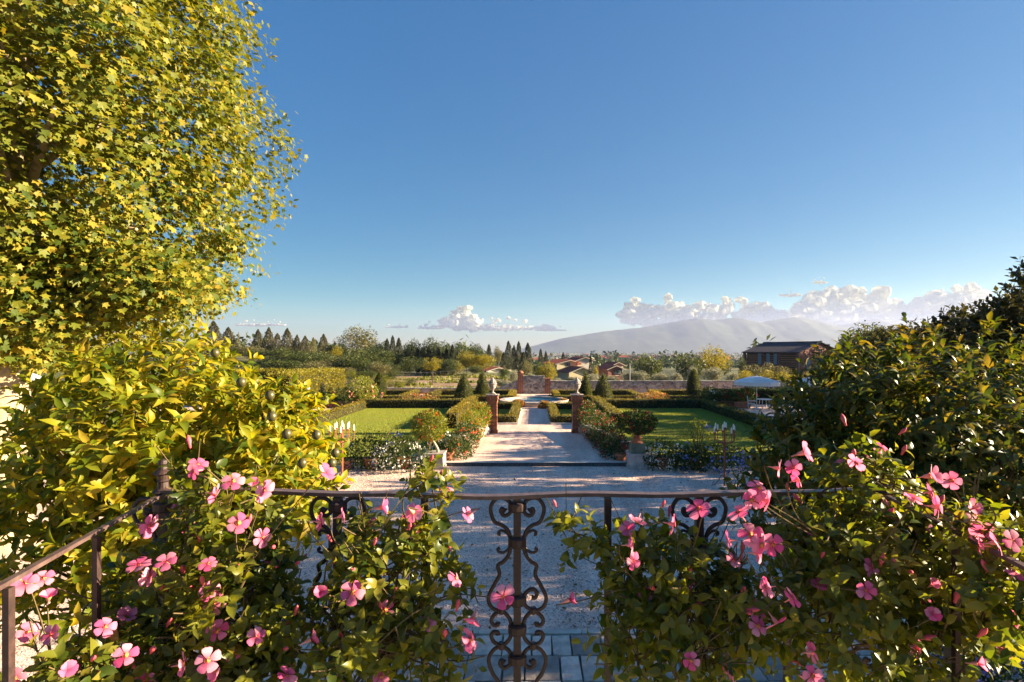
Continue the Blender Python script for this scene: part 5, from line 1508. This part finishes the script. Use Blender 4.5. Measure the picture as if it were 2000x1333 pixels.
# ================================================================ conifer screen along the right side
def unit_mesh(kind, seed, n):
    r = np.random.default_rng(seed)
    if kind in ('conifer', 'cypress', 'bare'):
        u = r.random(n) ** (1.15 if kind == 'conifer' else .95)
        if kind == 'conifer': rr = .5 * (1 - u ** 1.45) ** .85 * np.minimum(1, .6 + u * 2.2)
        elif kind == 'bare': rr = .5 * (1 - u) ** .9
        else: rr = .5 * (1 - u ** 2.6) ** .7 * np.minimum(1, .45 + u * 3)
        a = r.uniform(0, 6.283, n)
        lay = 1 + .33 * noise3(np.stack([np.cos(a) * 2, np.sin(a) * 2, u * (9 if kind == 'conifer' else 5)], 1), 1.6, seed) + .12 * noise3(np.stack([np.cos(a) * 2, np.sin(a) * 2, u * 16], 1), 2.4, seed + 1)
        q = np.where(r.random(n) < .75, r.uniform(.8, 1.05, n), r.uniform(.3, .8, n)) * lay
        P = np.stack([np.cos(a) * rr * q, np.sin(a) * rr * q, u], 1)
        d = np.stack([np.cos(a), np.sin(a), np.full(n, .6 if kind == 'conifer' else 1.6)], 1)
        s = r.uniform(.035, .07, n) * (1 if kind != 'cypress' else 1.3)
    else:
        lob = {'round': 9, 'tall': 12, 'airy': 13, 'olive': 8, 'bushy': 6}[kind]
        cs = []
        for k in range(lob):
            dd = r.normal(size=3); dd /= np.linalg.norm(dd)
            c = np.array([.5, .5, .5]) * 0 + dd * np.array([.29, .29, .30]) * r.uniform(.6, 1)
            c[2] += .52
            cs.append((c, r.uniform(.16, .25)))
        cs.append((np.array([0, 0, .5]), .3))
        k = r.integers(0, len(cs), n)
        c = np.array([x[0] for x in cs])[k]; rad = np.array([x[1] for x in cs])[k]
        d = r.normal(size=(n, 3)); d /= np.linalg.norm(d, axis=1, keepdims=True)
        q = np.where(r.random(n) < .75, r.uniform(.75, 1.08, n), r.uniform(.2, .75, n)) * (1 + .16 * noise3(d, 5, seed))
        P = c + d * (rad * q)[:, None]
        if kind == 'airy':
            keep = noise3(P, 9, seed) > -.25; P, d = P[keep], d[keep]
        n = len(P); s = r.uniform(.022, .05, n)
        if kind == 'olive': s *= 1.15; d[:, 2] += .8
    D = d * .6 + r.normal(0, .55, (n, 3)); D[:, 2] += .2
    return leaves_mesh('crown', P, D, d * .5 + unit(n, r), s, T_QUAD, G_broad)
UM = {k: [unit_mesh(k, 20 + i + 7 * j, n) for i in range(3)] for j, (k, n) in enumerate([('conifer', 3600), ('cypress', 2600), ('round', 4600), ('tall', 5200), ('airy', 4200), ('olive', 3600), ('bushy', 3000), ('bare', 500)])}
_b = MB(); _b.tube([(0, 0, 0), (.1, .05, .5), (0, 0, 1)], [1, .7, .35], 7); trunk_me = _b.mesh('trunk', G_bark_d)
cnt = [0]
def tree_at(x, y, zt, W, kind, mat, label, frac=.12, name=None, group=None, zg=None, D=None, cat=None):
    zg = gz(x, y) if zg is None else zg
    H = zt - zg
    cnt[0] += 1
    nm = name or {'conifer': 'conifer', 'cypress': 'cypress', 'round': 'broadleaf_tree', 'tall': 'poplar', 'airy': 'airy_tree', 'olive': 'olive_tree', 'bushy': 'shrub', 'bare': 'bare_conifer'}[kind]
    t = thing(nm, label, cat or ('shrub' if nm == 'shrub' else 'tree'), (x, y, zg), group, rz=0)
    me = UM[kind][cnt[0] % 3]
    o = inst('crown', me, t, (0, 0, H * frac), rot=(0, 0, random.uniform(0, 6.28)), scale=(W, D or W, H * (1 - frac)))
    o.material_slots[0].link = 'OBJECT'; o.material_slots[0].material = mat
    inst('trunk', trunk_me, t, (0, 0, -.1), scale=(.018 * H + .02, .018 * H + .02, H * (frac + (.5 if kind != 'bare' else .85) * (1 - frac))))
    return t
def tree(px, top, w, Y, kind, mat, label, frac=.12, **k):
    p = PT(px, top, Y)
    if kind in ('round', 'tall') and px < 960: w *= 1.28
    if kind in ('bushy', 'olive'): w *= 1.2
    if kind == 'conifer': w *= 1.3
    if kind == 'cypress': w *= 1.12
    return tree_at(p.x, Y, p.z, w / 1000 * Y, kind, mat, label, frac, **k)

# leaves fallen on the gravel
n = 700
X = rng.uniform(-8, 7, n); Y = 7.9 + 11 * rng.random(n) ** 1.5
D = rng.normal(0, 1, (n, 3)); D[:, 2] *= .15
Z = rng.normal(0, .3, (n, 3)); Z[:, 2] = 1
inst('fallen_leaves', leaves_mesh('fallen_leaves', np.stack([X, Y, np.full(n, .022)], 1), D, Z, rng.uniform(.04, .1, n), T_OVATE, leaf_mat('fallen leaf', [(.10, .06, .02), (.22, .15, .04), (.12, .12, .03)], (1, 1, .5), tmix=.2)), kind='stuff')
# ================================================================ conifer screen on the right, feathery tops
def feathery(x, y, H, W, label):
    t = thing('screen_conifer', label, 'conifer', (x, y, 0), 'conifer screen on the right')
    nb = int(300 * H / 5)
    u = rng.random(nb) ** .8; a = rng.uniform(0, 6.283, nb)
    rr = W * .62 * (1 - u ** 3.6) ** .75
    B = np.stack([np.cos(a) * rr * rng.uniform(.5, .95, nb), np.sin(a) * rr * rng.uniform(.5, .95, nb), .2 + u * (H - .6)], 1)
    D = np.stack([np.cos(a) * .9, np.sin(a) * .9, .6 + u * 1.1], 1) + rng.normal(0, .2, (nb, 3))
    P_, D_, N_, s_ = shoots(B, D, rng.uniform(.5, .95, nb), 17, .75, (.12, .25), .12)
    inst('foliage', leaves_mesh('foliage', P_, D_, N_, s_, T_QUAD, G_screen), t, kind='stuff')
    MB().tube([(0, 0, 0), (.05, 0, H * .5), (0, 0, H * .92)], [.13, .09, .03], 7).build('trunk', G_bark_d, t)
    return t
G_screen = leaf_mat('screen conifer leaf', [(.022, .03, .010), (.045, .05, .014), (.085, .075, .02)], (1.5, 1.3, .5), tmix=.3)
sc_lab = ['screen conifer tops just left of the tall feathery one', 'tall feathery conifer at the right edge of the sky', 'low screen conifer nearest the barn', 'screen conifer behind the dark citrus tree, second from the barn', 'screen conifer behind the dark citrus tree, third from the barn', 'screen conifer behind the citrus crown, fourth from the barn']
scr = [(15.2, 21.6, 5.0, 3.2, 2), (15.0, 19.4, 5.2, 3.2, 3), (14.8, 17.4, 5.6, 3.2, 4), (14.7, 15.6, 6.0, 3.4, 0), (14.6, 13.9, 7.1, 3.6, 1), (14.4, 24.2, 3.6, 2.8, 5)]
for x, y, H, W, k in scr: feathery(x, y, H, W, sc_lab[k])
for x, y, H, l_ in [(14.6, 11.6, 6.4, 'screen conifer just past the right edge of the view'), (14.4, 9.0, 6.0, 'second screen conifer past the right edge of the view'), (14.4, 6.4, 6.2, 'screen conifer level with the citrus trees, outside the view'), (14.4, 3.8, 5.8, 'screen conifer level with the balcony rail, outside the view'), (14.4, 1.2, 6.2, 'last screen conifer beside the balcony, outside the view')]:
    feathery(x, y, H, 3.4, l_)
for x, y, H, l_ in [(23, 28, 5.6, 'outer conifer added to shade the near part of the right lawn'), (23.5, 31.5, 5.7, 'outer conifer added to shade the middle of the right lawn'), (24, 34.6, 5.7, 'outer conifer added to shade the far part of the right lawn'), (25, 38, 5.5, 'outer conifer added to shade the near parasol'), (26, 41.5, 5.2, 'last outer conifer added to shade the parasols')]:  # conifers added behind the citrus to put lawn and parasols in shade
    feathery(x, y, H, 4.6, l_)
for x, y, H, l_ in [(17.6, 15.2, 6.2, 'added back row conifer behind the tall feathery one'), (17.8, 12.6, 7.0, 'added back row conifer just past the right edge of the view'), (17.8, 10.0, 7.0, 'second added back row conifer past the right edge'), (17.8, 7.4, 7.0, 'third added back row conifer past the right edge'), (17.8, 4.8, 7.0, 'added back row conifer level with the citrus trees'), (17.8, 2.2, 7.0, 'added back row conifer beside the balcony'), (28, 29.6, 6.4, 'far back conifer added to shade the near lawn'), (28, 33.0, 6.2, 'far back conifer added to shade the middle lawn'), (28, 36.4, 5.8, 'far back conifer added to shade the far lawn')]:  # extra rows added to block sun streaks on gravel and lawn
    feathery(x, y, H, 4.4, l_)
ct = PT(1812, 0, 24)
cp = thing('chimney_top', 'small brick chimney with wire peeping over the right-hand foliage', 'chimney', (ct.x, 24, 0))
MB().box((0, 0, 2.6), (.5, .5, 5.2)).build('stack', M_brick, cp); MB().box((0, 0, 5.3), (.62, .62, .08)).build('cap', M_brick, cp); MB().tube([(0, 0, 5.3), (0, 0, 5.9)], .015, 5).build('aerial', M_iron, cp)

# ================================================================ trees beyond the wall, left to right
T = tree
gS = 'pointed conifers on the left skyline'
T(417, 629, 30, 125, 'conifer', G_conif, 'tallest dark round topped conifer at the tip of the plane tree leaves', group=gS)
T(390, 662, 26, 115, 'round', G_pale, 'small brownish tree under the plane tree branch tip')
T(446, 641, 27, 128, 'conifer', G_conif, 'warm brown pointed conifer second from the plane tree', group=gS)
T(466, 650, 13, 130, 'bare', G_pale, 'thin nearly bare conifer right of the warm brown one', group=gS)
T(504, 645, 21, 125, 'conifer', G_conif, 'dark conifer starting the row of pointed tops', group=gS)
T(525, 641, 21, 128, 'conifer', G_conif, 'second pointed conifer of the row, blunt topped', group=gS)
T(542, 653, 14, 130, 'cypress', G_conif, 'slim brown conifer between two broader pointed ones', group=gS)
T(561, 643, 23, 126, 'conifer', G_conif, 'broadest sharply pointed conifer mid row', group=gS)
T(580, 655, 16, 128, 'conifer', G_conif, 'smaller pointed conifer right of the broadest one', group=gS)
T(596, 657, 17, 127, 'conifer', G_conif, 'dark pointed conifer above the mixed shrubs', group=gS)
T(612, 661, 10, 140, 'cypress', G_pale, 'pale tiny conifer far back between dark pointed ones', group=gS)
T(632, 654, 20, 120, 'conifer', G_conif, 'dark pointed conifer left of the big pale tree', group=gS)
gM = 'mixed trees on the left slope'
T(300, 668, 90, 100, 'round', G_broad, 'olive green tree behind the yellow citrus crown', group=gM)
T(360, 672, 80, 98, 'round', G_pale, 'brownish tree left of the skyline conifers', group=gM)
T(478, 674, 70, 105, 'round', G_pale, 'pale brown thicket below the thin bare conifer', group=gM)
T(505, 682, 56, 100, 'round', G_broad, 'olive tree below the first pointed conifers', group=gM)
T(545, 676, 74, 98, 'round', G_broad, 'broad dark olive tree below the slim brown conifer', group=gM)
T(592, 684, 90, 92, 'round', G_broad, 'wide grey green tree above the yellow hedge', group=gM)
T(555, 700, 80, 80, 'round', G_broad, 'low grey green tree touching the yellow hedge top', group=gM)
T(640, 690, 60, 94, 'round', G_broad, 'dark olive tree under the pointed conifer beside the pale tree', group=gM)
T(618, 704, 60, 76, 'round', G_pale, 'brown green low tree behind the yellow hedge end', group=gM)
T(655, 676, 34, 100, 'tall', G_yellow, 'yellow green tree in front of the big pale tree', group=gM)
T(697, 634, 98, 112, 'airy', G_pale, 'big airy pale brown tree standing above all others', frac=.22)
T(690, 690, 84, 84, 'round', G_broad, 'large mid green tree below the big pale tree', group=gM)
T(668, 716, 52, 74, 'round', G_pale, 'pale low tree left of the large mid green tree', group=gM)
T(745, 680, 56, 92, 'tall', G_broad, 'dark tree right of the big pale tree', group=gM)
T(740, 706, 44, 78, 'round', G_pale, 'brown shrubby tree above the egg shaped yew', group=gM)
T(718, 722, 44, 70, 'round', G_broad, 'low olive tree behind the pale rose bush', group=gM)
for px, top, w, Y, k, m_, lab in [(622, 684, 70, 88, 'round', G_broad, 'full olive green tree left of the big pale tree'), (704, 680, 84, 96, 'round', G_broad, 'full dark tree under the crown of the big pale tree'), (736, 676, 56, 100, 'tall', G_poplar, 'upright dark tree right of the big pale crown'), (660, 694, 64, 86, 'round', G_pale, 'brown green tree at the foot of the big pale tree'), (782, 686, 46, 98, 'tall', G_broad, 'upright tree filling the gap before the poplar wood'), (570, 690, 60, 96, 'round', G_pale, 'brownish tree under the broadest pointed conifer'), (526, 694, 60, 92, 'round', G_broad, 'dark tree in the dip behind the citrus edge'), (714, 706, 60, 82, 'round', G_poplar, 'mid green tree above the tall pale rose')]:
    T(px, top, w, Y, k, m_, lab, frac=.02, group=gM)
for px, top, w, Y, m_, lab in [(712, 736, 44, 60, G_broad, 'green bush on the bank behind the tall pale rose'), (748, 730, 44, 64, G_shrub_l, 'light green bush behind the egg shaped yew'), (806, 738, 30, 62, G_broad, 'green bush at the field edge left of the sapling'), (772, 726, 44, 72, G_broad, 'taller green bush behind the pale rounded bush')]:
    T(px, top, w, Y, 'bushy', m_, lab, frac=.0, group=gM)
for px, top, w, lab in [(650, 668, 32, 'dark upright tree just left of the big pale tree'), (668, 665, 30, 'dark upright tree behind the left edge of the big pale crown'), (728, 664, 34, 'dark upright tree behind the right edge of the big pale crown'), (745, 661, 30, 'dark upright tree left of the three cypresses'), (791, 664, 30, 'dark upright tree between the three cypresses and the poplars')]:
    T(px, top, w, 116, 'tall', G_poplar, lab, frac=.0, group=gM)
gP = 'dark pointed trees before the poplar wood'
T(756, 664, 12, 105, 'cypress', G_cyp, 'first of three dark cypresses left of the poplar wood', group=gP)
T(767, 659, 13, 104, 'cypress', G_cyp, 'middle and tallest of three dark cypresses by the poplar wood', group=gP)
T(779, 663, 15, 106, 'cypress', G_cyp, 'third dark cypress touching the poplar wood', group=gP)
T(770, 690, 40, 96, 'tall', G_poplar, 'mid green tree at the foot of the three cypresses', group=gM)
T(787, 706, 36, 90, 'round', G_broad, 'low green tree beside the dark gap of the wood', group=gM)
gU = 'understorey of the wood'
for px, top, w, Y, m_, lab in [(800, 694, 44, 88, G_broad, 'dark understorey bush at the left end of the wood'), (826, 698, 44, 86, G_poplar, 'dark understorey bush left of the sapling trunk'), (858, 700, 44, 87, G_broad, 'dark understorey bush behind the sapling crown'), (884, 698, 40, 86, G_poplar, 'understorey bush right of the sapling'), (770, 712, 44, 82, G_broad, 'understorey bush below the three cypresses'), (726, 700, 50, 88, G_broad, 'dense bush below the right side of the big pale tree'), (758, 700, 40, 90, G_poplar, 'dense bush under the first cypress'), (640, 716, 60, 80, G_broad, 'dense bush above the right end of the yellow hedge'), (590, 716, 60, 78, G_poplar, 'dense bush behind the bright yellow hedge'), (530, 712, 70, 82, G_broad, 'dense bush left of the bright yellow hedge'), (690, 724, 56, 72, G_shrub_l, 'light bush behind the tall pale rose')]:
    T(px, top, w, Y, 'bushy', m_, lab, frac=.0, group=gU)
gW = 'tall poplars of the wood'
for px, top, w, Y, lab in [(800, 664, 36, 98, 'leftmost tall poplar of the wood'), (818, 658, 38, 97, 'highest poplar on the left side of the wood'), (838, 658, 40, 98, 'second high poplar of the wood'), (858, 662, 38, 96, 'poplar at the middle of the wood'), (878, 663, 40, 98, 'poplar right of the middle of the wood'), (897, 667, 38, 99, 'lower poplar at the right end of the wood'), (922, 667, 38, 108, 'detached poplar right of the wood'), (940, 671, 32, 110, 'last poplar behind the yellow trees')]:
    T(px, top, w, Y, 'tall', G_poplar, lab, frac=.0, group=gW)
for px, top, w, lab in [(816, 682, 10, 'dark slim cypress under the leftmost poplars'), (838, 676, 11, 'dark slim cypress under the second high poplar'), (856, 680, 11, 'dark slim cypress at the middle of the wood edge'), (872, 682, 11, 'dark slim cypress right of the middle of the wood edge'), (884, 676, 12, 'dark slim cypress near the right end of the wood edge'), (828, 694, 12, 'low dark cypress above the sapling tree'), (865, 690, 10, 'low dark cypress beside the sapling crown')]:
    T(px, top, w, 93, 'cypress', G_cyp, lab, group=gP, frac=.02)
T(845, 696, 52, 66, 'airy', G_yellow, 'young tree with thin bare trunk standing in the ploughed field', frac=.42)
T(778, 741, 40, 58, 'bushy', G_weedy if 'G_weedy' in globals() else G_shrub_l, 'pale rounded bush at the left edge of the ploughed field')
T(758, 746, 24, 57, 'bushy', G_pale, 'smaller dry bush beside the pale rounded bush')
T(892, 702, 30, 88, 'tall', G_yellow, 'yellow green small tree right of the sapling')
T(912, 685, 40, 94, 'round', G_yellow, 'bright yellow green tree behind the left cone topiary')
T(945, 689, 56, 92, 'round', G_pale if False else G_yellow, 'golden broad tree behind the left pillar urn')
T(930, 712, 30, 86, 'round', G_broad, 'olive toned low tree under the golden tree')
gC = 'cypress cluster left of the cream house'
T(955, 675, 11, 135, 'cypress', G_cyp, 'small lone cypress above the golden tree', group=gC)
T(973, 676, 24, 140, 'tall', G_pale, 'pale faint tree left of the cypress cluster', group=gC)
for px, top, w, Y, lab in [(993, 669, 14, 112, 'tallest dark cypress of the cluster'), (1004, 677, 12, 115, 'lower cypress just right of the tallest'), (1013, 670, 12, 114, 'slim second tallest cypress of the cluster'), (1031, 673, 15, 118, 'loose topped cypress at the right of the cluster'), (1022, 690, 14, 110, 'low dark cypress inside the cluster'), (984, 690, 12, 108, 'low dark cypress at the left foot of the cluster'), (1056, 684, 10, 150, 'small far cypress right of the cluster'), (1066, 688, 9, 155, 'tiny far cypress above the round yellow tree'), (1100, 690, 8, 160, 'tiny far cypress above the cream house roof')]:
    T(px, top, w, Y, 'cypress', G_cyp, lab, group=gC)
T(1154, 698, 8, 118, 'cypress', G_cyp, 'narrow cypress against the right side of the cream house', group=gC)
T(1163, 711, 16, 110, 'tall', G_yellow, 'yellow green conical tree right of the cream house')
T(1030, 704, 30, 96, 'airy', G_pale, 'brown thin tree below the cypress cluster')
T(1069, 704, 56, 76, 'round', G_yellow, 'round bright yellow green tree left of the cream house', frac=.05)
T(1052, 708, 28, 80, 'round', G_broad, 'dark side tree left of the round yellow tree')
T(986, 716, 28, 68, 'round', G_shrub, 'dark round shrub tree left of the olives')
gV = 'silvery olive trees behind the garden wall'
for px, top, w, Y, lab in [(1008, 722, 32, 60, 'silvery olive behind the tall brick pier'), (985, 738, 34, 54, 'dark low olive left of the tall brick pier'), (1042, 738, 26, 56, 'pale olive above the stone end panel'), (1060, 736, 26, 58, 'pale olive above the short brick pier'), (1092, 736, 36, 58, 'olive right of the short brick pier'), (1120, 735, 36, 60, 'olive in front of the cream house wall'), (1160, 728, 40, 60, 'olive between the two right cone topiaries'), (1196, 730, 34, 60, 'olive right of the right cone topiaries'), (1225, 726, 34, 61, 'blue grey olive behind the slim pale post'), (1252, 722, 44, 60, 'blue grey olive left of the dark wall bushes'), (1288, 724, 36, 60, 'shaded olive above the wall middle'), (1320, 728, 36, 60, 'dark shaded olive left of the egg shaped yew'), (1352, 712, 26, 64, 'pale olive peeping above the egg shaped yew'), (1392, 712, 48, 62, 'broad pale olive lit at its top right of the egg shaped yew'), (1430, 728, 34, 60, 'dark olive left of the near parasol')]:
    T(px, top, w, Y, 'olive', G_olive, lab, frac=.1, group=gV, D=w / 1000 * Y)
T(1265, 686, 74, 84, 'round', G_broad, 'dark green round tree with lit right side right of the far houses', frac=.05)
T(1345, 688, 74, 86, 'round', G_broad, 'left half of the broad tree pair before the valley', frac=.05)
T(1392, 676, 98, 88, 'airy', G_yellow, 'taller yellow green tree of the broad pair before the valley', frac=.08)
T(1450, 694, 20, 84, 'round', G_broad, 'small dark round tree left of the barn')
T(1560, 666, 50, 140, 'round', G_yellow, 'yellow tree top showing over the barn roof')
tree_at(56.8, 84.6, 8.9, 11.5, 'tall', G_broad, 'tree hidden beside the barn gable, keeping it in shade')
tree_at(58.5, 89.6, 9.2, 12.5, 'tall', G_broad, 'second tree hidden behind the one beside the barn gable')
gY = 'shrubs in front of the barn'
for px, top, w, Y, m_, lab in [(1468, 710, 44, 66, G_pale, 'pale feathery shrub at the left barn corner'), (1500, 708, 46, 66, G_pale, 'pale feathery shrub before the barn shutters'), (1530, 712, 40, 66, G_pale, 'last pale feathery shrub before the barn front'), (1460, 722, 44, 56, G_yellow, 'yellow shrub behind the near parasol, left'), (1498, 722, 44, 56, G_yellow, 'yellow shrub right above the near parasol top'), (1540, 724, 48, 56, G_yellow, 'yellow shrub right of the near parasol'), (1585, 722, 50, 56, G_yellow, 'yellow shrub under the barn gable'), (1425, 742, 46, 52, G_shrub, 'dark shrub in the shade left of the near parasol'), (1470, 752, 50, 50, G_shrub, 'dark shrub in the shade under the near parasol'), (1530, 750, 60, 50, G_shrub, 'dark shrub behind the table')]:
    T(px, top, w, Y, 'bushy', m_, lab, frac=.0, group=gY)
# far valley woods as one mass, hazy
def far_wood(name, n, y0, y1, s0, s1, mat, seed):
    r = np.random.default_rng(seed)
    Y = y0 * (y1 / y0) ** r.random(n); X = r.uniform(-.75, .95, n) * Y
    keep = (noise3(np.stack([X / Y * 9, np.log(Y) * 4, X * 0], 1), 1.3, seed) > -.25)
    keep &= ~((Y < 260) & (X > -20) & (X < 70))
    X, Y = X[keep], Y[keep]; n = len(X)
    s = r.uniform(s0, s1, n)
    k = 34
    d = unit(n * k, r); d[:, 2] = np.abs(d[:, 2])
    c = np.repeat(np.stack([X, Y, tz(X, Y) + s * .2], 1), k, 0); S_ = np.repeat(s, k)
    shp = np.repeat(np.where(r.random(n)[:, None] < .25, np.array([[.35, .35, 1.35]]), np.array([[.7, .7, .75]])), k, 0)
    P = c + d * S_[:, None] * shp * r.uniform(.75, 1.1, (n * k, 1))
    D = unit(n * k, r)
    inst(name, leaves_mesh(name, P, D, d + unit(n * k, r) * .5, S_ * r.uniform(.25, .45, n * k), T_QUAD, mat), kind='stuff')
far_wood('far_wood', 2600, 190, 900, 3.5, 7.5, G_poplar, 5)
far_wood('far_wood', 2600, 500, 3800, 6, 11, G_cyp, 6)
# far village as specks of roofs
r = np.random.default_rng(3); b = MB()
for k in range(150):
    Y = 500 * (4200 / 500) ** r.random(); X = r.uniform(-.05, .9) * Y; z = gz(X, Y)
    b.m = 0; w = r.uniform(8, 16); h = r.uniform(5, 9)
    b.box((X, Y, z + h / 2), (w, w * .8, h)); b.m = 1
    b.add([(X - w / 2 - .5, Y - w * .45, z + h + .02), (X + w / 2 + .5, Y - w * .45, z + h + .02), (X + w / 2 + .5, Y + w * .45, z + h + .02), (X - w / 2 - .5, Y + w * .45, z + h + .02), (X - w / 4, Y, z + h + 2.2), (X + w / 4, Y, z + h + 2.2)], [(0, 1, 5, 4), (1, 2, 5), (2, 3, 4, 5), (3, 0, 4)])
b.build('far_village', [M_whitepl, M_roof], kind='stuff')
# overhead wire between two poles in the field
wr = thing('overhead_wire', 'pale overhead wire strung above the ploughed field', 'wire', (PT(768, 0, 84).x, 84, gz(-23, 84)))
w0 = Vector((0, 0, EYE - .042 * 84 - wr.location.z)); w1 = Vector((11.0, 0, w0.z + .35))
MB().tube([w0.lerp(w1, k / 8) - Vector((0, 0, .25 * math.sin(math.pi * k / 8))) for k in range(9)], .03, 5).build('cable', M_fascia, wr)
for w_ in (w0, w1): MB().tube([(w_.x, .1, -.1), (w_.x, .1, w_.z + .2)], .07, 6).build('pole', G_bark_d, wr)
